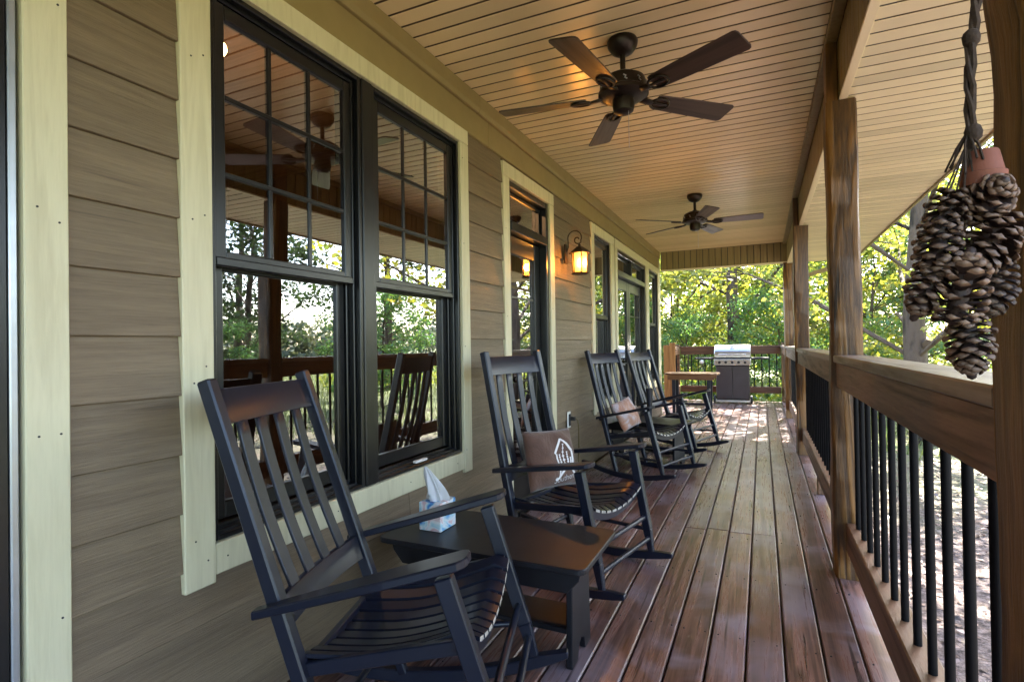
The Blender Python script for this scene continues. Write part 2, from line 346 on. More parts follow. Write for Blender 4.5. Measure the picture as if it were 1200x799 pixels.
# porch ceiling: one object per vinyl plank
ceil = obj('ceiling', MB().box(WX-0.1, 0.50, -5.0, 9.45, CZ+0.03, CZ+0.06).mesh('ceiling_backing', M['rubber'])); ceil['kind'] = 'structure'
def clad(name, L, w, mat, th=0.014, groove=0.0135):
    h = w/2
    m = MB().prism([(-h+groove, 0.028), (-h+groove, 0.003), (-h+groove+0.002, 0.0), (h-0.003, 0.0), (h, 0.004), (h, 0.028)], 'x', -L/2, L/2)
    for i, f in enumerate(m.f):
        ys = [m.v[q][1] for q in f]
        if max(ys)-min(ys) < 1e-6: m.m[i] = 1      # groove walls coloured darker, shadow lines between boards painted in
    return m.mesh(name, [mat, M['groove_shade']])
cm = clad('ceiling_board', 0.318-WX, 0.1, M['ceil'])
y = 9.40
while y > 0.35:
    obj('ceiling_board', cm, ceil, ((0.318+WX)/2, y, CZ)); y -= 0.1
obj('ceiling_trim', MB().box(0.318, 0.372, -5.0, 9.45, CZ-0.03, CZ-0.002).mesh('ceiling_trim', M['beam'], 0.004), ceil)
soff = obj('soffit', MB().box(0.40, 1.262, -5.0, 9.58, 2.46, 2.48).mesh('soffit_backing', M['rubber'])); soff['kind'] = 'structure'
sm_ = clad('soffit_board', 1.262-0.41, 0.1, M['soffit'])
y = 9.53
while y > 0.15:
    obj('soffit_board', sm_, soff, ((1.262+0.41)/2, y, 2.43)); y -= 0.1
obj('soffit_trim', MB().box(0.3735, 0.412, -5.0, 9.58, 2.418, 2.43).mesh('soffit_trim', M['soffit'], 0.002), soff)
obj('fascia_board', MB().box(1.262, 1.287, -5.0, 9.62, 2.415, 2.56).mesh('fascia_board', M['beam'], 0.003), soff)
roof = obj('roof', MB().prism([(1.33, 2.55), (1.33, 2.58), (-5.4, 4.9), (-5.4, 4.86)], 'y', -5.2, 9.75).mesh('roof', M['rubber'])); roof['kind'] = 'structure'

# ---------------------------------------------------------------- the house wall
house = thing('house', 'long house wall of grey brown lap siding with cream trimmed windows and doors', 'house', (-1.62, 4.0, 0))
HX = WX-0.02
# openings: (y0, y1, z0, z1)
OPEN = [(-0.30, 0.655, 0.0, 2.36), (1.15, 2.735, 0.585, 2.395), (3.395, 4.185, 0.0, 2.37), (5.485, 6.175, 0.585, 2.37), (6.48, 8.27, 0.0, 2.37), (8.47, 9.30, 0.585, 2.37)]
wm = MB(); prev = -5.0
for a, b_, z0, z1 in OPEN:
    wm.box(HX-0.10, HX, prev, a, 0.0, 2.95)
    wm.box(HX-0.10, HX, a, b_, z1, 2.95)
    if z0 > 0: wm.box(HX-0.10, HX, a, b_, 0.0, z0)
    prev = b_
wm.box(HX-0.10, HX, prev, 9.46, 0.0, 2.95)
obj('wall', wm.mesh('wall', M['roomwall']), house)
LAP = 0.1772
def lap(y0, y1, k, ztop=None):
    z0 = 0.0018+LAP*k; z1 = z0+LAP+0.02 if ztop is None else ztop
    L = round(y1-y0, 3)
    key = (L, round(z1-z0, 3))
    if key not in lap.c:
        h = z1-z0
        lap.c[key] = MB().prism([(-0.006, 0.0), (0.0165, 0.0), (0.0185, 0.002), (0.003, h), (-0.002, h)], 'y', -L/2, L/2).mesh('siding_board', M['siding'])
    o = obj('siding_board', lap.c[key], house, (HX+0.006, (y0+y1)/2, z0)); return o
lap.c = {}
SEG_FULL = [(0.768, 1.056), (2.815, 3.305), (4.275, 5.392)]
for k in range(14):
    zt = 2.478 if k == 13 else None
    if k < 3:
        for s in ((0.768, 2.20), (2.203, 3.305), (4.275, 5.392)): lap(*s, k)
        lap(5.392, 6.39, k)
        lap(8.37, 9.44, k)
    else:
        for s in SEG_FULL: lap(*s, k, zt)
T = M['trim']
def board(name, y0, y1, z0, z1, x1=WX+0.012, mat=None, x0=HX, bev=0.003):
    return obj(name, MB().box(x0, x1, y0, y1, z0, z1).mesh(name, mat or T, bev), house)
# first door casing (right leg), window casing, door casings
board('casing_board', 0.674, 0.766, -0.02, 2.478)
board('casing_board', 1.056, 1.158, 0.470, 2.390)
board('casing_board', 2.729, 2.818, 0.470, 2.390)
board('casing_board', 1.056, 2.818, 2.392, 2.478)
board('casing_board', 1.160, 2.727, 0.492, 0.590, WX+0.009)
board('casing_board', 3.303, 3.397, -0.02, 2.360)
board('casing_board', 4.180, 4.277, -0.02, 2.360)
board('casing_board', 3.303, 4.277, 2.362, 2.458)
for a, b_ in ((5.39, 5.487), (6.172, 6.322)): board('casing_board', a, b_, 0.47, 2.360)
board('casing_board', 5.39, 6.322, 2.362, 2.46)
board('casing_board', 5.489, 6.170, 0.492, 0.590, WX+0.009)
for a, b_ in ((6.385, 6.482), (8.268, 8.385)): board('casing_board', a, b_, -0.02, 2.360)
board('casing_board', 6.385, 8.385, 2.362, 2.46)
for a, b_ in ((8.389, 8.475), (9.298, 9.40)): board('casing_board', a, b_, 0.47, 2.360)
board('casing_board', 8.389, 9.40, 2.362, 2.46)
board('casing_board', 8.477, 9.296, 0.492, 0.590, WX+0.009)
board('corner_board', 9.402, 9.47, -0.02, 2.60, WX+0.016)
F = M['frieze']
board('frieze_board', -5.0, 3.10, 2.4795, 2.634, WX+0.006, F); board('frieze_board', 3.1025, 9.44, 2.4795, 2.634, WX+0.006, F)
for a, b_ in ((-5.0, 2.945), (2.9475, 7.6), (7.6025, 9.44)):
    obj('crown_trim', MB().prism([(HX, 2.6355), (WX+0.022, 2.6355), (WX+0.030, 2.66), (WX+0.030, 2.742), (HX, 2.742)], 'y', a, b_).mesh('crown_trim', F, 0.003), house)

nh = MB()
for (yy, zs) in ((0.70, (1.0, 1.55, 2.05)), (0.745, (0.55, 1.0, 1.52, 2.06)), (1.09, (0.62, 1.1, 1.6, 2.1)), (1.13, (0.55, 1.15, 1.62, 2.12)), (2.75, (0.6, 1.2, 1.8, 2.3)), (3.33, (0.8, 1.4, 2.0)), (4.22, (0.9, 1.5, 2.1))):
    for z in zs: nh.tube([(WX+0.010, yy, z), (WX+0.0135, yy, z)], 0.0028, 8)
for yy in (1.2, 1.7, 2.2, 2.65): nh.tube([(WX+0.006, yy, 0.54), (WX+0.0105, yy, 0.54)], 0.0028, 8)
o = obj('nail_heads', nh.mesh('nail_heads', M['rubber']), house); o['kind'] = 'stuff'
FR = M['frame']
def sash(win, x, y0, y1, z0, z1, st=0.045, bt=0.05, mun=None, glass=True, hw=0.034, sheen=False):
    m = MB()
    m.box(x-hw/2, x+hw/2, y0, y0+st, z0, z1); m.box(x-hw/2, x+hw/2, y1-st, y1, z0, z1)
    m.box(x-hw/2+0.001, x+hw/2-0.001, y0+st, y1-st, z0, z0+bt); m.box(x-hw/2+0.001, x+hw/2-0.001, y0+st, y1-st, z1-bt, z1)
    obj('sash', m.mesh('sash', FR, 0.004), win)
    obj('pane', MB().box(x-0.004, x+0.004, y0+st-0.004, y1-st+0.004, z0+bt-0.004, z1-bt+0.004).mesh('pane', M['glass']), win)
    if mun:
        nv, nh = mun; gy0, gy1, gz0, gz1 = y0+st, y1-st, z0+bt, z1-bt
        for i in range(1, nv): c = gy0+(gy1-gy0)*i/nv; obj('muntin', MB().box(x-0.010, x+0.010, c-0.008, c+0.008, gz0, gz1).mesh('muntin', FR, 0.002), win)
        for i in range(1, nh): c = gz0+(gz1-gz0)*i/nh; obj('muntin', MB().box(x-0.012, x+0.012, gy0, gy1, c-0.008, c+0.008).mesh('muntin', FR, 0.002), win)
def dh_window(y0, y1, z0, z1, mid, mun, lift=False):
    """double hung window in an opening; stepped jambs round it"""
    m = MB()
    for (d0, d1, t) in ((WX-0.004, WX-0.030, 0.020), (WX-0.030, WX-0.058, 0.032), (WX-0.058, WX-0.115, 0.046)):
        m.box(d1, d0, y0, y0+t, z0, z1); m.box(d1, d0, y1-t, y1, z0, z1)
        m.box(d1, d0, y0+t, y1-t, z1-t, z1); m.box(d1, d0, y0+t, y1-t, z0, z0+t*0.8)
    win = obj('window', m.mesh('window', FR, 0.003), house)
    sash(win, WX-0.048, y0+0.034, y1-0.034, mid-0.022, z1-0.036, mun=mun)
    sash(win, WX-0.086, y0+0.048, y1-0.048, z0+0.042, mid+0.024, bt=0.058)
    obj('meeting_rail', MB().box(WX-0.050, WX-0.024, y0+0.034, y1-0.034, mid-0.024, mid+0.006).mesh('meeting_rail', FR, 0.004), win)
    if lift:
        yc = (y0+y1)/2-0.02
        obj('sash_lift', MB().box(WX-0.030, WX-0.006, yc-0.05, yc+0.05, z0+0.022, z0+0.034).mesh('sash_lift', M['white'], 0.003), win)
    return win
dh_window(1.1605, 1.8845, 0.592, 2.389, 1.50, (3, 3))
dh_window(1.9575, 2.7265, 0.592, 2.389, 1.50, (3, 3), True)
obj('mullion', MB().box(WX-0.115, WX+0.002, 1.886, 1.956, 0.592, 2.389).mesh('mullion', FR, 0.004), house)
dh_window(5.489, 6.170, 0.592, 2.359, 1.50, None)
dh_window(8.477, 9.296, 0.592, 2.359, 1.50, None)
def glass_door(y0, y1, zdoor, ztop, hinge_right, grid=None):
    d = WX-0.085
    m = MB()   # frame with jambs and transom bar
    for yy in ((y0, y0+0.045), (y1-0.045, y1)): m.box(WX-0.13, WX-0.004, *yy, -0.02, ztop)
    m.box(WX-0.13, WX-0.006, y0+0.045, y1-0.045, ztop-0.045, ztop)
    m.box(WX-0.13, WX+0.004, y0+0.045, y1-0.045, zdoor+0.01, zdoor+0.075)
    m.box(WX-0.13, WX-0.002, y0+0.045, y1-0.045, -0.02, 0.03)
    fr = obj('door_frame', m.mesh('door_frame', FR, 0.004), house)
    sash(fr, WX-0.07, y0+0.05, y1-0.05, zdoor+0.08, ztop-0.05, 0.03, 0.03)
    return fr
def door_leaf(y0, y1, z1, handle_y, grid=None):
    d = WX-0.088; st = 0.105
    m = MB()
    m.box(d-0.022, d+0.022, y0, y0+st, 0.035, z1); m.box(d-0.022, d+0.022, y1-st, y1, 0.035, z1)
    m.box(d-0.021, d+0.021, y0+st, y1-st, 0.035, 0.30); m.box(d-0.021, d+0.021, y0+st, y1-st, z1-0.13, z1)
    dr = obj('door', m.mesh('door', FR, 0.004), house)
    obj('pane', MB().box(d-0.005, d+0.005, y0+st-0.004, y1-st+0.004, 0.296, z1-0.126).mesh('pane', M['glass']), dr)
    g = MB()
    for k in (1, 2, 3, 4):
        z = 0.30+(z1-0.43)*k/5; g.box(d-0.012, d+0.012, y0+st, y0+st+0.07 if k % 2 else y1-st, z-0.006, z+0.006)
    obj('muntin', g.mesh('muntin', FR), dr)
    h = MB().lathe([(0.0, 0), (0.024, 0.002), (0.026, 0.012), (0.010, 0.018), (0.010, 0.04), (0.024, 0.05), (0.027, 0.064), (0.018, 0.076), (0, 0.078)], 12)
    hm = h.mesh('handle', M['bronze'], 0, 40)
    ho = obj('handle', hm, dr, (d+0.022, handle_y, 0.96)); ho.rotation_euler = (0, R(90), 0)
glass_door(3.399, 4.178, 2.0, 2.358, True); door_leaf(3.45, 4.127, 2.002, 3.50)
glass_door(6.484, 8.266, 2.03, 2.358, True); door_leaf(6.535, 7.372, 2.032, 7.32); door_leaf(7.378, 8.215, 2.032, 7.43)
obj('transom_post', MB().box(WX-0.12, WX-0.012, 7.345, 7.405, 2.107, 2.312).mesh('transom_post', FR, 0.003), house)
# first door at the left edge: dark jamb with a silver weather strip
m = MB(); m.box(WX-0.13, WX-0.003, 0.56, 0.6495, -0.02, 2.40); m.box(WX-0.13, WX-0.016, 0.6495, 0.6735, -0.02, 2.40); m.box(WX-0.13, WX-0.05, -0.30, 0.56, 0.0, 2.36)
fd = obj('door', m.mesh('door', FR, 0.003), house)
obj('weather_strip', MB().box(WX-0.0155, WX+0.001, 0.6505, 0.667, 0.0, 2.40).mesh('weather_strip', M['silver'], 0.003), fd)

# room behind the glass
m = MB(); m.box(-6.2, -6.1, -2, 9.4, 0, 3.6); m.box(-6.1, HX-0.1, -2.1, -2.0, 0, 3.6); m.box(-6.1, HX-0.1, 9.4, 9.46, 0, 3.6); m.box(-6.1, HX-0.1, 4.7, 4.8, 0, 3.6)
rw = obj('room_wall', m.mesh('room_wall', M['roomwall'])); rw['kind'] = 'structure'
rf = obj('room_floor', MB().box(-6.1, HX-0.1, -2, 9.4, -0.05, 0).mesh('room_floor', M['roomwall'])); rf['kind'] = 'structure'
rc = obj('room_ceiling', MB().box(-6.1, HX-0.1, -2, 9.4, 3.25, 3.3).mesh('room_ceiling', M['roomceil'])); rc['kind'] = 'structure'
def stone_mat():
    m, nt, b = nmat('chimney_stone'); v, rn, raw = coords(nt, (1, 1, 1), 0)
    vo = N(nt, "ShaderNodeTexVoronoi"); vo.inputs['Scale'].default_value = 4.0; nt.links.new(v, vo.inputs['Vector'])
    vd = N(nt, "ShaderNodeTexVoronoi", feature='DISTANCE_TO_EDGE'); vd.inputs['Scale'].default_value = 4.0; nt.links.new(v, vd.inputs['Vector'])
    c = mixc(nt, (0.24, 0.13, 0.08), vo.outputs['Color'], 0.18)
    nt.links.new(mixc(nt, (0.03, 0.02, 0.015), c, ramp(nt, vd.outputs['Distance'], [(0.02, (0, 0, 0)), (0.06, (1, 1, 1))])), b.inputs['Base Color'])
    b.inputs['Roughness'].default_value = 0.85; return m
m = MB()
rs = random.Random(3); zz = 0.0
ch = obj('chimney', MB().box(-4.35, -3.6, 4.75, 6.2, 0, 3.25).mesh('chimney', stone_mat(), 0.01)); tag(ch, 'stone chimney inside the room seen dimly through the big window', 'chimney')
pl = thing('pendant_lamp', 'lit pendant bulb hanging inside the room behind the big window', 'lamp', (-2.6, 1.97, 3.25))
obj('cord', MB().tube([(-2.6, 1.97, 3.25), (-2.6, 1.97, 2.87)], 0.004, 6).mesh('cord', M['iron']), pl)
obj('bulb', MB().lathe([(0.0, -0.05), (0.022, -0.045), (0.034, -0.02), (0.03, 0.005), (0.014, 0.03), (0.013, 0.05), (0, 0.05)], 14, (-2.6, 1.97, 2.82)).mesh('bulb', M['bulb'], 0, 60), pl)
lg = bpy.data.lights.new('pendant_light', 'POINT'); lg.energy = 8; lg.color = (1, 0.55, 0.25); lg.shadow_soft_size = 0.006
lo = bpy.data.objects.new('pendant_light', lg); COL.objects.link(lo); lo.parent = pl; lo.location = (0, 0, -0.49)

# ---------------------------------------------------------------- posts, beams, rails
def rough_post(name, x0, x1, y0, y1, z0, z1, seed, lean=0.0, notch=None, inner_top=None):
    rs = random.Random(seed); cx, cy = (x0+x1)/2, (y0+y1)/2; hx, hy = (x1-x0)/2, (y1-y0)/2; c = 0.014
    prof = [(-1, -1, c, 0), (-1, -1, 0, c), (-1, 1, 0, -c), (-1, 1, c, 0), (1, 1, -c, 0), (1, 1, 0, -c), (1, -1, 0, c), (1, -1, -c, 0)]
    prof = [(-hx+c, -hy), (-hx, -hy+c), (-hx, hy-c), (-hx+c, hy), (hx-c, hy), (hx, hy-c), (hx, -hy+c), (hx-c, -hy)]
    nz = 40; vs = []; fs = []
    ph = [rs.uniform(0, 6.28) for _ in range(8)]
    for j in range(nz+1):
        z = z0+(z1-z0)*j/nz
        for k, (a, b) in enumerate(prof):
            w = 0.0035*math.sin(z*3.1+ph[k])+0.002*math.sin(z*9.7+ph[(k+3) % 8])+rs.uniform(-0.0012, 0.0012)
            xx = cx+a*(1+w/hx)+lean*(z-z0); yy = cy+b*(1+w/hy)
            if notch and a < 0: xx -= 0.012*min(1, max(0, (z-notch)/0.05))
            vs.append((xx, yy, z))
    for j in range(nz):
        for k in range(8): fs.append((j*8+k, j*8+(k+1) % 8, (j+1)*8+(k+1) % 8, (j+1)*8+k))
    fs.append(tuple(reversed(range(8)))); fs.append(tuple(nz*8+k for k in range(8)))
    mb = MB().add(vs, fs)
    if inner_top: mb.box(x0+0.002, 0.370, y0+0.006, y1-0.006, z1-0.01, CZ-0.002)
    return mb.mesh(name, M['post'], 0, 50)
PG = 'rough timber posts along the porch edge'
def post(label, y0, seed, notch=None, group=PG, dx=0.0):
    p = thing('porch_post', label, 'post', (0.387, y0+0.07, 0), group)
    obj('shaft', rough_post('shaft', 0.318+dx, 0.456+dx, y0, y0+0.14, 0.0, 2.417, seed, notch=notch), p)
    obj('post_top', MB().box(0.320, 0.3715, y0+0.008, y0+0.132, 2.41, CZ-0.002).mesh('post_top', M['post'], 0.004), p)
    return p
post('nearest timber post, cut off by the photo edge beside the hanging pine cones', 0.94, 1, notch=1.66, dx=0.008)
post('thick timber post between the two near railing sections', 3.18, 2)
post('timber post further along, rising where the second railing section ends', 6.46, 3)
post('farthest timber post, at the corner under the end beam', 9.46, 4)

bt = thing('porch_beam', 'long olive clad beam over the porch posts between ceiling and soffit', 'beam', (0.42, 4, 2.43))
obj('core', MB().box(0.386, 0.47, -5.0, 9.46, 2.434, CZ+0.02).mesh('core', M['rubber']), bt)
vb = MB().prism([(-0.001, -0.046), (0.011, -0.046), (0.013, -0.043), (0.013, 0.043), (0.011, 0.046), (-0.001, 0.046)], 'z', 0, CZ-0.031-2.431)
vme = MB()
vme = vb.mesh('beam_board', M['beam'])
y = 9.40; 
while y > 1.2:
    o = obj('beam_board', vme, bt, (0.386, y, 2.431)); o.rotation_euler = (0, 0, R(180)); y -= 0.1
eb = thing('end_beam', 'beam of upright olive boards closing the far end of the porch', 'beam', (-0.6, 9.46, 2.43))
obj('core', MB().box(WX+0.03, 0.384, 9.475, 9.60, 2.447, CZ+0.02).mesh('core', M['rubber']), eb)
ve = MB().prism([(-0.0435, 0.001), (-0.0435, -0.011), (-0.0405, -0.013), (0.0405, -0.013), (0.0435, -0.011), (0.0435, 0.001)], 'z', 0, CZ-2.452)
vme = ve.mesh('beam_board', M['beam'])
x = WX+0.085
while x < 0.36:
    obj('beam_board', vme, eb, (x, 9.475, 2.45)); x += 0.0965
obj('bottom_trim', MB().box(WX+0.03, 0.384, 9.455, 9.61, 2.432, 2.4455).mesh('bottom_trim', M['soffit'], 0.002), eb)
br = MB().bar((0.45, 9.62, 2.17), (1.24, 9.62, 2.39), 0.06, 0.04, (0, 0, 1)).mesh('roof_brace', M['beam'], 0.004)
tag(obj('roof_brace', br), 'thin sloping timber brace under the far end of the eave', 'brace')

balm = MB().tube([(0, 0, 0), (0, 0, 0.90)], 0.0115, 10).mesh('baluster', M['iron'], 0, 60)
balm2 = MB().tube([(0, 0, 0), (0, 0, 0.73)], 0.0115, 8).mesh('baluster', M['iron'], 0, 60)
RG = 'railing sections with black balusters'
def rail_y(label, y0, y1, first=None, step=0.157):
    r = thing('railing', label, 'railing', (0.40, (y0+y1)/2, 0.14), RG)
    obj('cap_rail', MB().box(0.325, 0.468, y0, y1, 1.089, 1.126).mesh('cap_rail', M['cap'], 0.005), r)
    obj('apron_board', MB().box(0.338, 0.376, y0+0.002, y1-0.002, 0.966, 1.0885).mesh('apron_board', M['rail'], 0.004), r)
    obj('bottom_rail', MB().box(0.366, 0.446, y0+0.002, y1-0.002, 0.145, 0.286).mesh('bottom_rail', M['rail'], 0.005), r)
    n_ = int((y1-y0)/step); f = first if first else y0+(y1-y0-(n_-1)*step)/2
    while f < y1-0.02:
        obj('baluster', balm, r, (0.408, f, 0.187)); f += step
    if y1-y0 > 2.5:
        ym = (y0+y1)/2
        obj('support_block', MB().box(0.376, 0.436, ym-0.045, ym+0.045, 0.001, 0.1445).mesh('support_block', M['rail'], 0.004), r)
    return r
rail_y('railing section beside the photographer, before the nearest post', -5.0, 0.938)
rail_y('near railing section with its broad cap rail and widely seen black balusters', 1.082, 3.178, 1.20)
rail_y('second railing section, between the thick timber post and the next post', 3.322, 6.458)
rail_y('third railing section, ending at the far corner post', 6.602, 9.458)
rail_y('short sunlit railing section of the open deck beyond the roof', 9.602, 11.93)
er = thing('railing', 'railing across the far end of the deck behind the grill', 'railing', (-0.6, 12.0, 0.15), RG)
obj('cap_rail', MB().box(-1.60, 0.33, 11.94, 12.06, 1.085, 1.125).mesh('cap_rail', M['railx'], 0.004), er)
obj('apron_board', MB().box(-1.58, 0.33, 11.95, 11.985, 0.955, 1.0845).mesh('apron_board', M['railx'], 0.004), er)
obj('bottom_rail', MB().box(-1.58, 0.33, 11.95, 12.02, 0.17, 0.30).mesh('bottom_rail', M['railx'], 0.004), er)
x = -1.50
while x < 0.32:
    obj('baluster', balm2, er, (x, 11.998, 0.27)); x += 0.135
def short_post(label, x, y, h, mat, w=0.10, name='railing_post'):
    o = obj(name, MB().box(-w/2, w/2, -w/2, w/2, 0, h).mesh(name, mat, 0.006), None, (x, y, 0)); tag(o, label, 'post'); return o
short_post('short corner post where the far deck railings meet', 0.39, 12.0, 1.18, M['post'])
short_post('brown corner post at the left end of the far railing', -1.655, 12.0, 1.16, M['railx'])
lr = thing('railing', 'left railing of the open deck, seen almost end on behind the house corner', 'railing', (-1.66, 11.4, 0.15), RG)
obj('cap_rail', MB().box(-1.72, -1.60, 11.02, 11.94, 1.085, 1.125).mesh('cap_rail', M['rail'], 0.004), lr)
obj('apron_board', MB().box(-1.62, -1.585, 11.02, 11.94, 0.955, 1.0845).mesh('apron_board', M['rail'], 0.004), lr)
obj('bottom_rail', MB().box(-1.66, -1.59, 11.02, 11.94, 0.17, 0.30).mesh('bottom_rail', M['rail'], 0.004), lr)
for y in (11.15, 11.3, 11.45, 11.6, 11.75): obj('baluster', balm2, lr, (-1.64, y, 0.27))
gt = thing('deck_gate', 'bright orange cedar gate boards beyond the house corner', 'gate', (-1.66, 10.95, 0))
obj('board', MB().box(-1.655, -1.545, 10.93, 10.96, 0.05, 1.205).mesh('board', M['cedar'], 0.004), gt)
obj('board', MB().box(-1.765, -1.659, 10.93, 10.96, 0.05, 1.16).mesh('board', M['cedar'], 0.004), gt)
obj('cross_board', MB().box(-1.765, -1.545, 10.962, 10.985, 0.9, 0.99).mesh('cross_board', M['cedar'], 0.004), gt)
short_post('cedar post behind the gate boards', -1.66, 11.32, 1.20, M['cedar'])

# ---------------------------------------------------------------- rocking chairs
BK = M['black']
CG = 'black slatted rocking chairs along the wall'
def rocker_mesh(s):
    y0, y1 = s*0.258, s*0.292; Rr = 1.5; vs = []; nn = 18; fs = []
    for i in range(nn+1):
        u = -0.50+0.98*i/nn; w = Rr-math.sqrt(Rr*Rr-u*u); yy = y0+(y1-y0)*(u+0.50)/0.98
        t = 0.044*(1-0.55*max(0, (abs(u-0.0)-0.38)/0.12)); n_ = 0.017
        vs += [(u, yy-n_, w), (u, yy+n_, w), (u, yy+n_, w+t), (u, yy-n_, w+t)]
    for i in range(nn):
        for k in range(4): fs.append((i*4+k, i*4+(k+1) % 4, (i+1)*4+(k+1) % 4, (i+1)*4+k))
    fs += [(3, 2, 1, 0), tuple(nn*4+k for k in range(4))]
    return MB().add(vs, fs).mesh('rocker', BK, 0.004)
def post_pt(t):   # along the back post, 0 bottom .. 1 top
    return (-0.113+(-0.421+0.113)*t, 0.035+(1.144-0.035)*t)
def make_chair(label):
    c = thing('rocking_chair', label, 'rocking chair', (0, 0, 0), CG, world=False)
    for s in (-1, 1):
        obj('rocker', rocker_mesh(s), c)
        m = MB(); m.bar((-0.113, s*0.262, 0.035), (-0.165, s*0.258, 0.22), 0.028, 0.030, (0, 1, 0), w1=0.040, t1=0.044)
        m.bar((-0.165, s*0.258, 0.22), (-0.421, s*0.252, 1.144), 0.040, 0.044, (0, 1, 0), w1=0.040, t1=0.040)
        obj('back_post', m.mesh('back_post', BK, 0.005), c)
        m = MB(); m.bar((0.364, s*0.288, 0.07), (0.335, s*0.290, 0.20), 0.026, 0.028, (0, 1, 0), w1=0.036, t1=0.046)
        m.bar((0.335, s*0.290, 0.20), (0.228, s*0.300, 0.612), 0.036, 0.046, (0, 1, 0), w1=0.036, t1=0.048)
        obj('front_leg', m.mesh('front_leg', BK, 0.004), c)
        # arm: flat board, wide rounded front, narrow back
        pts = []
        for i in range(13):
            t = i/12; hw_ = 0.018+0.026*min(1, t*1.5)
            pts.append((-0.30+0.575*t, hw_))
        out = [(u, h) for u, h in pts]+[(0.292, 0.034), (0.299, 0.015), (0.299, -0.015), (0.292, -0.034)]+[(u, -h) for u, h in reversed(pts)]
        def az(u): return 0.518+(u+0.30)*0.232
        vs = [(u, s*(0.288+0.012*(u+0.3)/0.6)+h, az(u)+0.012) for u, h in out]+[(u, s*(0.288+0.012*(u+0.3)/0.6)+h, az(u)-0.012) for u, h in out]
        k = len(out); fs = [tuple(range(k)), tuple(k+i for i in reversed(range(k)))]+[(i, k+i, k+(i+1) % k, (i+1) % k) for i in range(k)]
        obj('armrest', MB().add(vs, fs).mesh('armrest', BK, 0.004), c)
        m = MB().bar((0.262, s*0.268, 0.425), (-0.205, s*0.243, 0.345), 0.022, 0.038, (0, 1, 0)); obj('seat_rail', m.mesh('seat_rail', BK, 0.003), c)
        for (wa, wb) in ((0.20, 0.19),):
            m = MB().tube([(0.335, s*0.288, wa), (-0.155, s*0.26, wb)], 0.011, 10); obj('side_rung', m.mesh('side_rung', BK, 0, 60), c)
    def cross(name, t0, t1, th, n_=10, dish=0.018):
        vs = []; fs = []
        (ua, wa), (ub, wb) = post_pt(t0), post_pt(t1)
        for i in range(n_+1):
            y = -0.234+0.468*i/n_; d = dish*(1-(y/0.234)**2)
            for (u, w) in ((ua, wa), (ub, wb)):
                vs += [(u-d+th/2, y, w), (u-d-th/2, y, w)]
        for i in range(n_):
            a = i*4; b = a+4
            fs += [(a, b, b+2, a+2), (a+1, a+3, b+3, b+1), (a+2, b+2, b+3, a+3), (a, a+1, b+1, b)]
        fs += [(0, 2, 3, 1), (n_*4, n_*4+1, n_*4+3, n_*4+2)]
        obj(name, MB().add(vs, fs).mesh(name, BK, 0.002, 40), c)
    cross('crest_rail', 0.885, 0.975, 0.020)
    cross('lower_back_rail', 0.385, 0.455, 0.020)
    for i in range(4):
        y = -0.150+0.100*i; d = 0.016*(1-(y/0.234)**2)
        (ua, wa), (ub, wb) = post_pt(0.45), post_pt(0.89)
        vs = []; fs = []; q_ = 10
        for j in range(q_+1):
            t_ = j/q_; uu = ua+(ub-ua)*t_-d-0.013*math.sin(math.pi*t_); ww = wa+(wb-wa)*t_
            vs += [(uu+0.0055, y-0.023, ww), (uu+0.0055, y+0.023, ww), (uu-0.0055, y+0.023, ww), (uu-0.0055, y-0.023, ww)]
        for j in range(q_):
            for k in range(4): fs.append((j*4+k, j*4+(k+1) % 4, (j+1)*4+(k+1) % 4, (j+1)*4+k))
        fs += [(3, 2, 1, 0), tuple(q_*4+k for k in range(4))]
        obj('back_slat', MB().add(vs, fs).mesh('back_slat', BK, 0.002, 40), c)
    # seat slats run front to back and follow a dished front apron
    def seat_w(u, y):
        t = (u+0.20)/0.49
        base = 0.372+0.045*t+0.055*max(0, t-0.35)**1.5-0.035*math.sin(math.pi*min(1, max(0, t)))*0.6
        if t > 0.9: base -= (t-0.9)**2*2.2
        return base+0.050*(y/0.25)**2-0.030
    ns = 9
    for i in range(ns):
        yc = -0.232+0.464*i/(ns-1); hw_ = 0.0215; vs = []; fs = []; nn = 12; m = MB()
        for j in range(nn+1):
            u = -0.205+0.505*j/nn
            for dy, dz in ((-hw_, 0), (hw_, 0), (hw_, -0.012), (-hw_, -0.012)):
                yy = (yc+dy)*(0.955+0.06*j/nn); vs.append((u, yy, seat_w(u, yy)+dz))
        for j in range(nn):
            for k in range(4): fs.append((j*4+k, j*4+(k+1) % 4, (j+1)*4+(k+1) % 4, (j+1)*4+k))
        m.add(vs, fs+[(3, 2, 1, 0)]); m.add(vs[-4:], [(0, 1, 2, 3)], 1)
        m.m[-1] = 1
        obj('seat_slat', m.mesh('seat_slat', [BK, M['worn']], 0, 40), c)
    vs = []; fs = []; nn = 14
    for i in range(nn+1):
        y = -0.272+0.544*i/nn; wt = seat_w(0.27, y)-0.013; wb = wt-0.052
        vs += [(0.285, y, wt), (0.262, y, wt), (0.262, y, wb), (0.285, y, wb)]
    for i in range(nn):
        for k in range(4): fs.append((i*4+k, i*4+(k+1) % 4, (i+1)*4+(k+1) % 4, (i+1)*4+k))
    fs += [(3, 2, 1, 0), tuple(nn*4+k for k in range(4))]
    obj('seat_apron', MB().add(vs, fs).mesh('seat_apron', BK, 0.002, 40), c)
    obj('rear_seat_rail', MB().bar((-0.195, -0.24, 0.335), (-0.195, 0.24, 0.335), 0.022, 0.05, (1, 0, 0)).mesh('rear_seat_rail', BK, 0.003), c)
    for u, w in ((0.347, 0.155), (0.318, 0.265)): obj('front_rung', MB().tube([(u, -0.29, w), (u, 0.29, w)], 0.0125, 10).mesh('front_rung', BK, 0, 60), c)
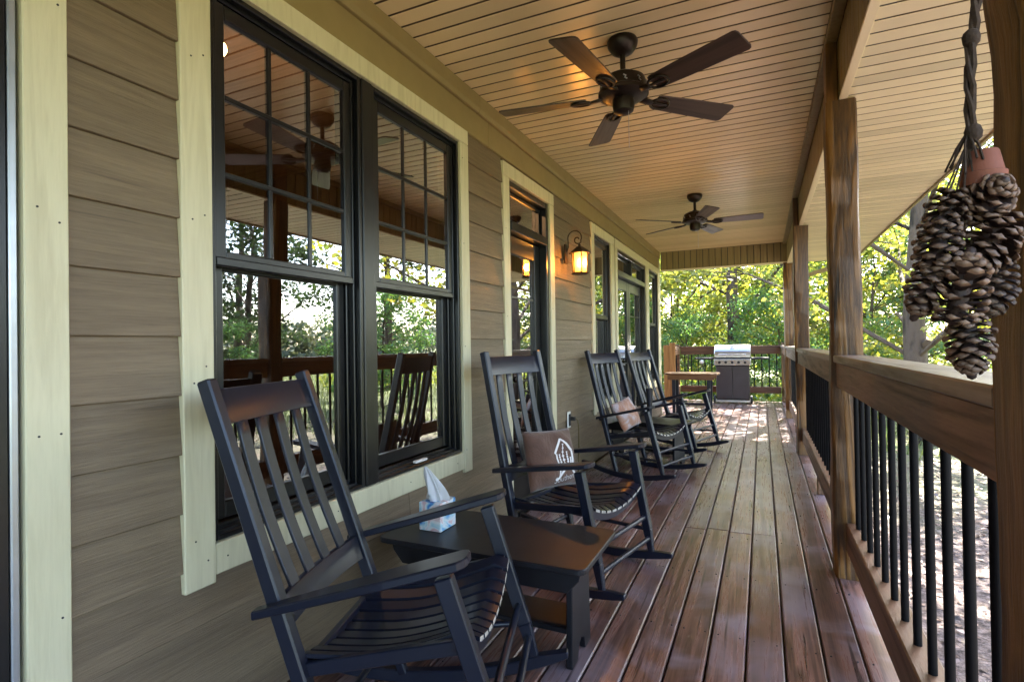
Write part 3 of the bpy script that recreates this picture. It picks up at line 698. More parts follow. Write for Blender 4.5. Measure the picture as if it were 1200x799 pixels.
    obj('rear_rung', MB().tube([(-0.155, -0.258, 0.17), (-0.155, 0.258, 0.17)], 0.011, 10).mesh('rear_rung', BK, 0, 60), c)
    return c
CH = [(-1.005, 1.391, 0.296, 0.060, 'nearest black rocking chair, tilted back before the large window'),
      (-0.989, 2.812, -0.214, -0.057, 'black rocking chair holding the brown pillow with a white house emblem'),
      (-1.027, 5.076, -0.336, 0.009, 'black rocking chair holding the small orange and lilac pillow'),
      (-0.896, 6.295, -0.314, 0.038, 'farthest black rocking chair, empty, next to the brown topped table')]
proto = make_chair(CH[0][4]); chairs = []
for i, (x, y, r, t, lab) in enumerate(CH):
    c = proto if i == 0 else copy_tree(proto)
    c.location = (x, y, 0); c.rotation_euler = (0, -t, r); c['label'] = lab; chairs.append(c)
def chair_frame(i):
    x, y, r, t, _ = CH[i]
    return Matrix.Translation((x, y, 0)) @ Matrix.Rotation(r, 4, 'Z') @ Matrix.Rotation(-t, 4, 'Y')

# ---------------------------------------------------------------- side tables
TG = 'low black slab side tables between the chairs'
def make_table(label):
    t = thing('side_table', label, 'table', (0, 0, 0), TG, world=False)
    def rr(hx, hy, r, n=5):
        o = []
        for cx, cy, a0 in ((hx-r, hy-r, 0), (-hx+r, hy-r, 90), (-hx+r, -hy+r, 180), (hx-r, -hy+r, 270)):
            for k in range(n+1): a = R(a0+90*k/n); o.append((cx+r*math.cos(a), cy+r*math.sin(a)))
        return o
    obj('table_top', MB().prism(rr(0.445, 0.23, 0.035), 'z', 0.398, 0.420).mesh('table_top', M['tablepaint'], 0.004), t)
    for s in (-1, 1):
        prof = [(-0.118, 0), (-0.045, 0), (-0.03, 0.05), (0.0, 0.066), (0.03, 0.05), (0.045, 0), (0.118, 0), (0.105, 0.30), (0.115, 0.397), (-0.115, 0.397), (-0.105, 0.30)]
        obj('end_panel', MB().prism(prof, 'x', s*0.345-0.012, s*0.345+0.012).mesh('end_panel', M['tablepaint'], 0.003), t)
        ap = [(-0.415, 0.397), (0.415, 0.397), (0.405, 0.355), (0.36, 0.305), (-0.36, 0.305), (-0.405, 0.355)]
        obj('apron', MB().prism(ap, 'y', s*0.165-0.009, s*0.165+0.009).mesh('apron', M['tablepaint'], 0.003), t)
    obj('lower_shelf', MB().box(-0.332, 0.332, -0.10, 0.10, 0.118, 0.138).mesh('lower_shelf', M['tablepaint'], 0.003), t)
    return t
t1 = make_table('low black side table holding the tissue box beside the nearest chair'); t1.location = (-1.013, 2.025, 0)
t2 = copy_tree(t1); t2.location = (-1.10, 5.66, 0); t2.rotation_euler = (0, 0, -0.3); t2['label'] = 'low black side table between the two far rocking chairs, under the dark vase'

tb = thing('tissue_box', 'blue and white tissue box with one tissue pulled up', 'tissue box', (-1.29, 2.0, 0.42))
def tissuebox_mat():
    m, nt, b = nmat('printed_tissue_card'); v, rn, raw = coords(nt, (1, 1, 1), 0)
    f = noise(nt, v, 11, 2, 0.5, 1.6)
    nt.links.new(ramp(nt, f, [(0.28, (0.02, 0.08, 0.40)), (0.38, (0.08, 0.30, 0.65)), (0.46, (0.42, 0.62, 0.70)), (0.55, (0.72, 0.73, 0.76)), (0.66, (0.62, 0.40, 0.42)), (0.75, (0.75, 0.75, 0.78))]), b.inputs['Base Color'])
    b.inputs['Roughness'].default_value = 0.4; return m
obj('carton', MB().box(-1.344, -1.236, 1.935, 2.06, 0.421, 0.540).mesh('carton', tissuebox_mat(), 0.003), tb)
vs = []; fs = []; nn = 40
for j in range(9):
    t = j/8
    for k in range(nn):
        a = 2*math.pi*k/nn; rad = (0.044*(1-t)**0.7+0.004)*(1+0.30*math.sin(3*a+2.6*t)+0.20*math.sin(7*a+1.5*t)+0.10*math.sin(13*a-3*t))
        vs.append((-1.29-0.045*t**1.4+0.95*rad*math.cos(a), 1.997-0.02*t+0.62*rad*math.sin(a), 0.538+0.145*t))
for j in range(8):
    for k in range(nn): fs.append((j*nn+k, j*nn+(k+1) % nn, (j+1)*nn+(k+1) % nn, (j+1)*nn+k))
fs.append(tuple(8*nn+k for k in range(nn)))
obj('tissue', MB().add(vs, fs).mesh('tissue', M['tissue'], 0, 70), tb)
vz = obj('vase', MB().lathe([(0.0, 0), (0.020, 0), (0.024, 0.05), (0.030, 0.20), (0.036, 0.315), (0.031, 0.32), (0.028, 0.30), (0.0, 0.28)], 16).mesh('vase', BK, 0, 40), None, (-1.065, 5.66, 0.42))
tag(vz, 'tall slim black vase standing on the far side table', 'vase')

# ---------------------------------------------------------------- pillows
def pillow_surface(hw, hh, th, n=22, seed=1):
    rs = random.Random(seed); ph = [rs.uniform(0, 6.28) for _ in range(8)]
    def T(a, b):   # half thickness at normalised a,b in [-1,1]
        e = max(0.0, (1-abs(a)**2.4)*(1-abs(b)**2.4)); return th/2*e**0.55
    def P(a, b, side):
        k = 1-0.06*(abs(b)**2)*(1-abs(a))-0.0
        x = a*hw*(1-0.05*(1-a*a)*0-0.055*(1-abs(b)**2)*abs(a)**3); y = b*hh*(1-0.055*(1-abs(a)**2)*abs(b)**3)
        w = 0.006*math.sin(5*a+3*b+ph[0])+0.004*math.sin(9*b-4*a+ph[1])+0.004*math.sin(11*a*b+ph[2])
        return Vector((side*(T(a, b)+w*(1-max(abs(a), abs(b))**4)), x, y))
    vs = []; fs = []
    for side in (1, -1):
        for j in range(n+1):
            for i in range(n+1): vs.append(P(-1+2*i/n, -1+2*j/n, side))
    o = (n+1)**2
    for j in range(n):
        for i in range(n):
            a = j*(n+1)+i; fs.append((a, a+1, a+n+2, a+n+1)); fs.append((o+a, o+a+n+1, o+a+n+2, o+a+1))
    mb = MB().add(vs, fs)
    return mb, P
def fabric(name, c, c2, sc=3.0, stops=None):
    m, nt, b = nmat(name); v, rn, raw = coords(nt, (1, 1, 1), 0)
    f = noise(nt, v, sc, 4, 0.6, 0.8)
    nt.links.new(ramp(nt, f, stops or [(0.35, c), (0.65, c2)]), b.inputs['Base Color']); b.inputs['Roughness'].default_value = 0.85
    b.inputs['Sheen Weight'].default_value = 0.3
    bump(nt, b, noise(nt, v, 9, 5, 0.7, 1.0), 0.35, 0.03); return m
def weld(me, d=0.0005):
    bm = bmesh.new(); bm.from_mesh(me); bmesh.ops.remove_doubles(bm, verts=bm.verts, dist=d); bmesh.ops.recalc_face_normals(bm, faces=bm.faces); bm.to_mesh(me); bm.free(); me.shade_smooth(); return me
mb, P = pillow_surface(0.195, 0.162, 0.135, 24, 5)
pw_ = thing('pillow', 'brown throw pillow with white house emblem resting in the second rocking chair', 'pillow', (0, 0, 0), world=False)
obj('cushion', weld(mb.mesh('cushion', fabric('brown_linen', (0.072, 0.033, 0.022), (0.14, 0.068, 0.044)))), pw_)
# print: strokes laid on the cloth, a-axis runs to the sitter's left as seen
def stroke(m, pts, w):
    for (a0, b0), (a1, b1) in zip(pts, pts[1:]):
        a0 -= 0.12; a1 -= 0.12
        p0 = P(a0, b0, 1)+Vector((0.0018, 0, 0)); p1 = P(a1, b1, 1)+Vector((0.0018, 0, 0))
        m.bar(p0, p1, w, 0.0016, (0, 1, 0.001) if abs(b1-b0) > abs(a1-a0) else (0, 0, 1))
def dense(pts, k=5):
    o = []
    for p, q in zip(pts, pts[1:]): o += [(p[0]+(q[0]-p[0])*i/k, p[1]+(q[1]-p[1])*i/k) for i in range(k)]
    return o+[pts[-1]]
pr = MB()
stroke(pr, dense([(-0.02, 0.13), (0.30, 0.62), (0.72, 0.18), (0.72, -0.30)]), 0.014)
stroke(pr, dense([(0.06, 0.12), (0.10, -0.62)]), 0.010)
stroke(pr, [(-0.06, -0.74), (0.08, -0.68), (0.22, -0.52), (0.38, -0.38), (0.55, -0.36), (0.70, -0.45), (0.82, -0.62)], 0.013)
for c_, top, bot, wd in ((0.34, 0.42, -0.36, 0.055), (0.20, 0.08, -0.42, 0.04), (0.50, 0.15, -0.34, 0.04), (0.62, -0.05, -0.36, 0.03)):
    for k in range(7):
        b = top+(bot-top)*k/6; wk = wd*(0.15+k/6)
        stroke(pr, [(c_-wk, b-0.015), (c_, b+0.02), (c_+wk, b-0.015)], 0.009)
    stroke(pr, dense([(c_, top), (c_, bot)]), 0.005)
WHITEINK = plain('white_ink', (0.78, 0.76, 0.76), 0.7, var=0.05)
obj('emblem', pr.mesh('emblem', WHITEINK), pw_)
fc = bpy.data.curves.new('lettering', 'FONT'); fc.body = 'Southern'; fc.size = 0.050; fc.extrude = 0.0005; fc.align_x = 'CENTER'
to = bpy.data.objects.new('lettering', fc); COL.objects.link(to)
bpy.context.view_layer.update()
tm = bpy.data.meshes.new_from_object(to.evaluated_get(bpy.context.evaluated_depsgraph_get())); bpy.data.objects.remove(to)
for v in tm.vertices:
    a = 0.26+v.co.x/0.195; b = -0.80+(v.co.y+0.12*v.co.x)/0.175
    v.co = P(max(-.97, min(.97, a)), max(-.97, min(.97, b)), 1)+Vector((0.002, 0, 0))
tm.materials.clear(); tm.materials.append(WHITEINK)
obj('lettering', tm, pw_)
pw_.matrix_world = chair_frame(1) @ Matrix.Translation((-0.130, 0.005, 0.560)) @ Matrix.Rotation(R(-9), 4, 'Z') @ Matrix.Rotation(R(-17), 4, 'Y') @ Matrix.Rotation(R(-3), 4, 'X')
mb2, P2 = pillow_surface(0.175, 0.14, 0.10, 18, 9)
pm2 = weld(mb2.mesh('pillow', fabric('floral_print', None, None, 7.0, [(0.38, (0.42, 0.17, 0.085)), (0.50, (0.46, 0.27, 0.20)), (0.62, (0.56, 0.50, 0.52)), (0.7, (0.34, 0.20, 0.24))])))
p2 = obj('pillow', pm2); tag(p2, 'small orange and lilac printed pillow lying in the third rocking chair', 'pillow')
p2.matrix_world = chair_frame(2) @ Matrix.Translation((-0.125, -0.055, 0.545)) @ Matrix.Rotation(R(-24), 4, 'Y') @ Matrix.Rotation(R(9), 4, 'X')

# ---------------------------------------------------------------- ceiling fans
FG = 'dark five blade ceiling fans'
def make_fan(label, ang):
    f = thing('ceiling_fan', label, 'ceiling fan', (0, 0, 0), FG, world=False)
    BZ = M['bronze']
    obj('canopy', MB().lathe([(0.0, 0.0), (0.072, 0.0), (0.078, -0.012), (0.074, -0.035), (0.056, -0.062), (0.030, -0.078), (0.0, -0.08)], 28).mesh('canopy', BZ, 0, 40), f)
    obj('downrod', MB().lathe([(0.0, -0.07), (0.014, -0.07), (0.014, -0.16), (0.024, -0.165), (0.024, -0.185), (0, -0.185)], 16).mesh('downrod', BZ, 0, 40), f)
    obj('motor_housing', MB().lathe([(0.0, -0.175), (0.03, -0.175), (0.075, -0.185), (0.108, -0.205), (0.118, -0.235), (0.118, -0.262), (0.126, -0.268), (0.126, -0.286), (0.100, -0.300), (0.07, -0.305), (0.0, -0.305)], 36).mesh('motor_housing', BZ, 0, 35), f)
    obj('switch_housing', MB().lathe([(0.0, -0.30), (0.052, -0.30), (0.056, -0.335), (0.050, -0.365), (0.030, -0.378), (0.0, -0.38)], 24).mesh('switch_housing', BZ, 0, 40), f)
    # vent emblem ring cuts
    m = MB()
    for k in range(10):
        a = 2*math.pi*k/10; ca, sa = math.cos(a), math.sin(a)
        for (z0, z1) in ((-0.232, -0.254),):
            m.tube([(0.1185*math.cos(a+q), 0.1185*math.sin(a+q), z0+(z1-z0)*i/3) for i, q in enumerate((-0.08, 0.03, -0.03, 0.08))], 0.004, 6)
    obj('vent_scroll', m.mesh('vent_scroll', M['silver'], 0, 60), f)
    # blade outline along +x
    out = [(0.185, -0.046), (0.185, 0.046), (0.20, 0.054), (0.36, 0.062), (0.632, 0.070), (0.645, 0.064), (0.651, 0.050), (0.651, -0.050), (0.645, -0.064), (0.632, -0.070), (0.36, -0.062), (0.20, -0.054)]
    bme = MB().prism([(a, b) for a, b in out], 'z', -0.0035, 0.0035).mesh('blade', M['blade'], 0.0015)
    im = MB()
    im.bar((0.085, 0, 0.004), (0.17, 0, -0.010), 0.040, 0.012, (0, 1, 0), w1=0.034)
    ring = [(0.215+0.052*math.cos(2*math.pi*k/18), 0.040*math.sin(2*math.pi*k/18), -0.0085) for k in range(19)]
    im.tube(ring, 0.007, 6, caps=False)
    im.bar((0.165, 0, -0.009), (0.262, 0, -0.0085), 0.016, 0.008, (0, 1, 0))
    ime = im.mesh('blade_iron', BZ, 0.001, 50)
    for k in range(5):
        b = obj('blade', bme, f, (0, 0, -0.29)); b.rotation_euler = (R(-12), 0, R(ang+72*k))
        b.rotation_mode = 'XYZ'
        obj('blade_iron', ime, b)
    obj('pull_chain', MB().tube([(0.03, -0.02, -0.375), (0.03, -0.02, -0.56)], 0.0016, 5).mesh('pull_chain', M['silver']), f)
    return f
f1 = make_fan('nearer ceiling fan, large and dark, over the first chairs', 44.5); f1.location = (-0.62, 2.74, CZ)
f2 = make_fan('farther ceiling fan, with thin pull chain, near the porch end', 2.0); f2.location = (-0.615, 5.94, CZ)

# ---------------------------------------------------------------- wall lantern
def make_lantern(label, Y, Z):
    l = thing('wall_lantern', label, 'lantern', (WX+0.02, Y, Z), world=False)
    LI = M['lampiron']
    obj('back_plate', MB().prism([(-0.026, -0.085), (0.026, -0.085), (0.034, -0.06), (0.034, 0.06), (0.026, 0.085), (-0.026, 0.085), (-0.034, 0.06), (-0.034, -0.06)], 'x', 0.0, 0.018).mesh('back_plate', LI, 0.003), l)
    X0 = 0.135
    arm = [(0.016, 0, 0.02), (0.035, 0, 0.06)]
    for k in range(0, 15):
        a = R(185-k*15); arm.append((0.092+0.062*math.cos(a), 0, 0.135+0.062*math.sin(a)))
    for k in range(0, 14):
        a = R(-40-k*24); r = 0.040-0.0022*k; arm.append((0.118+r*math.cos(a), 0, 0.118+r*math.sin(a)))
    obj('scroll_arm', MB().tube(arm, 0.0055, 8).mesh('scroll_arm', LI, 0, 60), l)
    m = MB(); m.lathe([(0.0, 0.075), (0.012, 0.075), (0.014, 0.06), (0.03, 0.052), (0.075, 0.02), (0.098, 0.004), (0.098, -0.004), (0.0, -0.004)], 6, (X0, 0, 0)); m.tube([(X0, 0, 0.07), (X0, 0, 0.085)], 0.006, 8)
    obj('roof', m.mesh('roof', LI, 0.001), l)
    m = MB()
    for k in range(6):
        a = 2*math.pi*k/6; m.tube([(X0+0.070*math.cos(a), 0.070*math.sin(a), -0.003), (X0+0.064*math.cos(a), 0.064*math.sin(a), -0.172)], 0.0058, 6)
    m.lathe([(0.0, -0.186), (0.070, -0.186), (0.080, -0.178), (0.072, -0.170), (0.0, -0.170)], 6, (X0, 0, 0))
    obj('cage', m.mesh('cage', LI), l)
    gm = bpy.data.materials.get('amber_glass')
    if gm is None:
        gm = bpy.data.materials.new('amber_glass'); gm.use_nodes = True; nt = gm.node_tree; nt.nodes.clear()
        o_ = N(nt, "ShaderNodeOutputMaterial"); t_ = N(nt, "ShaderNodeBsdfTransparent"); t_.inputs[0].default_value = (1.0, 0.62, 0.24, 1)
        d_ = N(nt, "ShaderNodeBsdfTranslucent"); d_.inputs[0].default_value = (0.9, 0.50, 0.14, 1); mx_ = N(nt, "ShaderNodeMixShader"); mx_.inputs[0].default_value = 0.35
        nt.links.new(t_.outputs[0], mx_.inputs[1]); nt.links.new(d_.outputs[0], mx_.inputs[2]); nt.links.new(mx_.outputs[0], o_.inputs[0])
    m = MB()
    for k in range(6):
        a0, a1 = 2*math.pi*k/6, 2*math.pi*(k+1)/6
        m.add([(X0+0.066*math.cos(a0), 0.066*math.sin(a0), -0.006), (X0+0.066*math.cos(a1), 0.066*math.sin(a1), -0.006), (X0+0.060*math.cos(a1), 0.060*math.sin(a1), -0.169), (X0+0.060*math.cos(a0), 0.060*math.sin(a0), -0.169)], [(0, 1, 2, 3)])
    go_ = obj('glass', m.mesh('glass', gm), l); go_.visible_shadow = True
    obj('bulb', MB().lathe([(0, -0.125), (0.012, -0.122), (0.022, -0.10), (0.02, -0.075), (0.010, -0.05), (0, -0.05)], 14, (X0, 0, 0)).mesh('bulb', M['flame'], 0, 60), l)
    for dx, dz in ((0.0, -0.20),):
        li = bpy.data.lights.new('lantern_light', 'POINT'); li.energy = 3.0; li.color = (1.0, 0.58, 0.20); li.shadow_soft_size = 0.03
        lo = bpy.data.objects.new('lantern_light', li); COL.objects.link(lo); lo.parent = l; lo.location = (X0+0.02, 0, -0.09)
    return l
make_lantern('lit bronze wall lantern with amber glass beside the narrow door', 4.52, 1.995)

# ---------------------------------------------------------------- outlet and cord
ot = thing('wall_outlet', 'white outdoor electrical outlet low on the siding', 'outlet', (WX+0.008, 4.58, 0.53))
obj('cover_plate', MB().box(WX+0.006, WX+0.014, 4.545, 4.625, 0.462, 0.605).mesh('cover_plate', M['white'], 0.003), ot)
obj('socket', MB().box(WX+0.0145, WX+0.024, 4.565, 4.605, 0.48, 0.585).mesh('socket', M['rubber'], 0.002), ot)
cdo = thing('power_cord', 'dark plug and olive cord hanging down from the outlet', 'cord', (WX+0.03, 4.6, 0.5))
obj('plug', MB().box(WX+0.0245, WX+0.072, 4.572, 4.602, 0.528, 0.562).mesh('plug', M['rubber'], 0.005), cdo)
obj('cord', MB().tube([(WX+0.07, 4.59, 0.545), (WX+0.088, 4.60, 0.53), (WX+0.094, 4.605, 0.45), (WX+0.092, 4.605, 0.25), (WX+0.085, 4.60, 0.07), (WX+0.08, 4.68, 0.012), (WX+0.06, 4.85, 0.008), (WX+0.05, 5.3, 0.008)], 0.005, 8).mesh('cord', M['cord'], 0, 60), cdo)

# ---------------------------------------------------------------- grill and brown table
g = thing('gas_grill', 'steel lidded gas grill with black side shelves at the far railing', 'grill', (-0.54, 11.5, 0))
gx0, gx1 = -0.87, -0.205
obj('cabinet', MB().box(gx0+0.03, gx1-0.03, 11.42, 11.85, 0.075, 0.745).mesh('cabinet', M['grillbody'], 0.01), g)
for a, b_ in ((gx0+0.035, (gx0+gx1)/2-0.003), ((gx0+gx1)/2+0.003, gx1-0.035)):
    d = obj('cabinet_door', MB().box(a, b_, 11.398, 11.419, 0.10, 0.735).mesh('cabinet_door', M['grillbody'], 0.004), g)
obj('base', MB().box(gx0-0.0, gx1+0.0, 11.41, 11.86, 0.03, 0.073).mesh('base', M['metal'], 0.004), g)
obj('control_panel', MB().prism([(11.36, 0.75), (11.86, 0.75), (11.86, 0.868), (11.385, 0.868)], 'x', gx0, gx1).mesh('control_panel', M['metal'], 0.006), g)
for k in range(5):
    x = gx0+0.10+k*(gx1-gx0-0.20)/4
    o = obj('knob', MB().lathe([(0, 0), (0.026, 0), (0.026, 0.008), (0.019, 0.012), (0.017, 0.034), (0, 0.036)], 14).mesh('knob', M['rubber'], 0, 40), g, (x, 11.372, 0.808)); o.rotation_euler = (R(90), 0, 0)
lid = [(11.40, 0.90)]
for k in range(0, 10):
    a = R(180-k*14); lid.append((11.64+0.235*math.cos(a), 0.95+0.20*math.sin(a)))
lid += [(11.86, 0.98), (11.86, 0.90)]
lido = obj('lid', MB().prism(lid, 'x', gx0+0.005, gx1-0.005).mesh('lid', M['metal'], 0.008, 40), g)
obj('handle', MB().tube([(gx0+0.09, 11.41, 0.965), (gx0+0.09, 11.365, 0.958), (gx1-0.09, 11.365, 0.958), (gx1-0.09, 11.41, 0.965)], 0.011, 8).mesh('handle', M['metal'], 0, 50), lido)
obj('emblem', MB().prism([(-0.572, 1.095), (-0.502, 1.095), (-0.525, 1.118), (-0.549, 1.118)], 'y', 11.447, 11.466).mesh('emblem', plain('blue_badge', (0.10, 0.22, 0.38), 0.4)), lido)
obj('firebox', MB().box(gx0+0.01, gx1-0.01, 11.42, 11.86, 0.869, 0.899).mesh('firebox', M['rubber'], 0.003), g)
obj('side_shelf', MB().box(-1.225, gx0-0.003, 11.42, 11.84, 0.862, 0.898).mesh('side_shelf', M['rubber'], 0.008), g)
obj('side_shelf', MB().box(gx1+0.003, 0.12, 11.42, 11.84, 0.862, 0.898).mesh('side_shelf', M['rubber'], 0.008), g)
for x in (gx0+0.0, gx1-0.0):
    w_ = obj('wheel', MB().lathe([(0.0, -0.02), (0.05, -0.02), (0.078, -0.018), (0.082, 0), (0.078, 0.018), (0.05, 0.02), (0, 0.02)], 20).mesh('wheel', M['rubber'], 0, 40), g, (x, 11.44, 0.083)); w_.rotation_euler = (0, R(90), 0)
    obj('hub', MB().lathe([(0, -0.026), (0.022, -0.026), (0.022, 0.026), (0, 0.026)], 12).mesh('hub', M['metal'], 0, 40), w_)
hs = thing('gas_hose', 'white valve and curved hose hanging under the left grill shelf', 'hose', (-1.1, 11.40, 0.84))
vv = MB(); 
bm = bmesh.new(); bmesh.ops.create_icosphere(bm, subdivisions=2, radius=0.042, matrix=Matrix.Translation((-1.10, 11.415, 0.815))); me = bpy.data.meshes.new('valve'); bm.to_mesh(me); bm.free(); me.materials.append(M['white']); me.shade_smooth()
obj('valve', me, hs)
obj('hose', MB().tube([(-1.10, 11.415, 0.78), (-1.06, 11.41, 0.66), (-0.99, 11.41, 0.54), (-0.92, 11.42, 0.42), (-0.86, 11.42, 0.40)], 0.010, 8).mesh('hose', M['rubber'], 0, 60), hs)

bt_ = thing('brown_table', 'brown topped table with dark legs before the grill', 'table', (-1.06, 9.35, 0))
ol = []
for k in range(28):
    a = 2*math.pi*k/28; r_ = 1.0
    cx_, sy_ = math.cos(a), math.sin(a); q = (abs(cx_)**4+abs(sy_)**4)**-0.25
    ol.append((-1.06+0.43*cx_*q, 9.38+0.29*sy_*q))
obj('table_top', MB().prism(ol, 'z', 0.680, 0.706).mesh('table_top', M['table_brown'], 0.008), bt_)
for s in (-1, 1):
    obj('apron', MB().box(-1.42, -0.70, 9.38+s*0.235-0.01, 9.38+s*0.235+0.01, 0.60, 0.679).mesh('apron', M['table_brown'], 0.003), bt_)
for sx in (-1, 1):
    for sy in (-1, 1):
        obj('leg', MB().bar((-1.06+sx*0.27, 9.38+sy*0.19, 0.0), (-1.06+sx*0.27, 9.38+sy*0.19, 0.679), 0.045, 0.045, (1, 0, 0), w1=0.055, t1=0.055).mesh('leg', BK, 0.004), bt_)
obj('stretcher', MB().box(-1.30, -0.82, 9.37, 9.39, 0.17, 0.21).mesh('stretcher', BK, 0.003), bt_)

# ---------------------------------------------------------------- hanging pine cones
def cone_mesh(L, W, seed, nsc=104):
    rs = random.Random(seed); m = MB()
    m.lathe([(0.0, -L*0.5), (W*0.14, -L*0.46), (W*0.17, -L*0.1), (W*0.14, L*0.25), (W*0.08, L*0.47), (0, L*0.5)], 8)
    ga = math.pi*(3-math.sqrt(5))
    for i in range(nsc):
        t = (i+0.5)/nsc; z = -L*0.47+L*0.92*t
        env = (math.sin(math.pi*min(1, (0.10+0.90*t)))**0.62 if t > 0.42 else (0.62+0.38*math.sin(math.pi*t/0.84)))
        rr_ = W*0.5*max(0.16, env)*rs.uniform(0.93, 1.06); a = i*ga+rs.uniform(-0.08, 0.08)
        tilt = R(-18+80*t+rs.uniform(-8, 8))       # base scales droop out, top scales point up
        d = Vector((math.cos(a)*math.cos(tilt), math.sin(a)*math.cos(tilt), math.sin(tilt))); s_ = Vector((-math.sin(a), math.cos(a), 0)); u_ = s_.cross(d)*-1
        if u_.z < 0: u_ = -u_
        root = Vector((0, 0, z-0.10*L*math.sin(tilt)))
        ws = 0.122*W*(0.72+0.45*max(0.2, env))*rs.uniform(0.9, 1.1); tk = 0.022*W+0.002
        ln = rr_
        q = []
        for (dl, hw_, cur, th) in ((0.12, 0.35, 0.0, 0.5), (0.62, 0.80, 0.02, 0.7), (0.84, 1.0, 0.05, 1.1), (0.96, 0.78, 0.09, 1.5), (1.03, 0.30, 0.12, 0.9)):
            c = root+d*(ln*dl)+u_*(cur*W*0.35)
            q += [c-s_*ws*hw_+u_*tk*th*0.3, c+u_*tk*th, c+s_*ws*hw_+u_*tk*th*0.3, c-u_*tk*th*0.6]
        o = len(m.v); m.v += [tuple(v) for v in q]
        for j in range(4):
            for k in range(4):
                m.f.append((o+j*4+k, o+j*4+(k+1) % 4, o+(j+1)*4+(k+1) % 4, o+(j+1)*4+k)); m.m.append(1 if j >= 2 else 0)
        m.f.append((o+16, o+17, o+18, o+19)); m.m.append(1)
    return m.mesh('pine_cone', [M['cone'], M['conetip']], 0, 75)
pc = thing('pine_cone_hanging', 'cluster of big open pine cones hanging on twisted twine beside the nearest post', 'pine cones', (0.25, 0.905, 1.15))
CONES = [  # x, y, z, length, width, tilt x, tilt y, spin
    (0.222, 0.894, 1.362, 0.085, 0.078, 165, 12, 0), (0.276, 0.905, 1.382, 0.085, 0.084, 62, -12, 20),
    (0.210, 0.888, 1.312, 0.105, 0.080, 190, -10, 40), (0.270, 0.902, 1.318, 0.115, 0.098, 205, 16, 80),
    (0.236, 0.884, 1.268, 0.115, 0.094, 12, 8, 10), (0.198, 0.890, 1.268, 0.100, 0.078, 200, 12, 50),
    (0.280, 0.916, 1.264, 0.095, 0.080, 178, -10, 130), (0.249, 0.902, 1.190, 0.098, 0.080, 178, 8, 75)]
for i, (x, y, z, L, W, tx, ty, sp) in enumerate(CONES):
    o = obj('pine_cone', cone_mesh(L*(0.86+0.05*(i % 3)), W*0.74, 50+i, 62+6*(i % 4)), pc, (0.244+0.88*(x-0.244), 0.903+0.88*(y-0.903), z)); o.rotation_euler = (R(tx), R(ty), R(sp))
obj('terracotta_pot', MB().lathe([(0.0245, -0.022), (0.0255, -0.006), (0.0228, -0.005), (0.0175, 0.022), (0.016, 0.024), (0.004, 0.024), (0.004, 0.020)], 24, (0.270, 0.915, 1.424)).mesh('terracotta_pot', M['terracotta'], 0, 40), pc)
rp = MB(); rs = random.Random(8)
for k in range(3):
    pts = []; rad = []
    for i in range(46):
        t = i/45; z = 2.70-(2.70-1.45)*t
        bx = 0.262+(0.252-0.262)*max(0, (1.62-z)/0.17) if z < 1.62 else 0.262
        a = t*62+k*2.09; rr_ = 0.0036+0.0012*math.sin(t*21+k)
        pts.append((bx+rr_*math.cos(a)+0.002*math.sin(t*40), 0.908+rr_*math.sin(a), z)); rad.append(0.0036+0.001*math.sin(t*50+k*2))
    rp.tube(pts, rad, 6)
for zc in (1.598, 1.472):
    rp.lathe([(0.004, -0.012), (0.0095, -0.006), (0.0105, 0.002), (0.0085, 0.008), (0.004, 0.012)], 8, (0.259, 0.908, zc))
for k in range(9):
    a = k*0.7; rp.tube([(0.253, 0.908, 1.475), (0.253+0.012*math.cos(a), 0.908+0.012*math.sin(a), 1.455), (0.253+0.030*math.cos(a)*rs.uniform(0.5, 1), 0.908+0.022*math.sin(a), 1.44-0.03*rs.random())], 0.0014, 5)
obj('twine', rp.mesh('twine', M['rope'], 0, 50), pc)
st = MB()
for k, c in enumerate(CONES):
    c = (0.244+0.88*(c[0]-0.244), 0.903+0.88*(c[1]-0.903))+c[2:]
    st.tube([(0.253, 0.908, 1.462), (0.5*(0.253+c[0])+rs.uniform(-.006, .006), 0.5*(0.908+c[1])-0.008, 0.55*1.46+0.45*(c[2]+0.03)), (c[0], c[1]-0.004, c[2]+c[3]*0.42)], 0.0013, 5)
obj('hanging_string', st.mesh('hanging_string', M['rope']), pc)
obj('hook', MB().tube([(0.262, 0.908, CZ+0.002), (0.262, 0.908, 2.715), (0.272, 0.908, 2.70), (0.268, 0.908, 2.688), (0.258, 0.908, 2.692)], 0.003, 6).mesh('hook', M['iron'], 0, 60), pc)

# ---------------------------------------------------------------- vegetation
def leaf_arrays(rng, centers, n, size, flat=0.5):
    """n folded leaves (two triangles each) spread over clumps (x,y,z,rx,ry,rz)"""
    C = np.array(centers, float); w = (C[:, 3]*C[:, 4]*C[:, 5])**(2/3); idx = rng.choice(len(C), n, p=w/w.sum())
    d = rng.normal(size=(n, 3)); d /= np.linalg.norm(d, axis=1)[:, None]; rad = rng.random(n)**0.42
    pos = C[idx, :3]+d*rad[:, None]*C[idx, 3:6]
    a = rng.normal(size=(n, 3)); a[:, 2] *= flat; a[:, 2] -= 0.25; a /= np.linalg.norm(a, axis=1)[:, None]
    b = np.cross(a, rng.normal(size=(n, 3))); b /= np.linalg.norm(b, axis=1)[:, None]
    nn = np.cross(a, b); s = size*(0.55+0.9*rng.random(n))[:, None]
    v = np.empty((n, 4, 3)); v[:, 0] = pos; v[:, 1] = pos+a*s*0.5+b*s*0.36+nn*s*0.10; v[:, 2] = pos+a*s; v[:, 3] = pos+a*s*0.5-b*s*0.36+nn*s*0.10
    return v
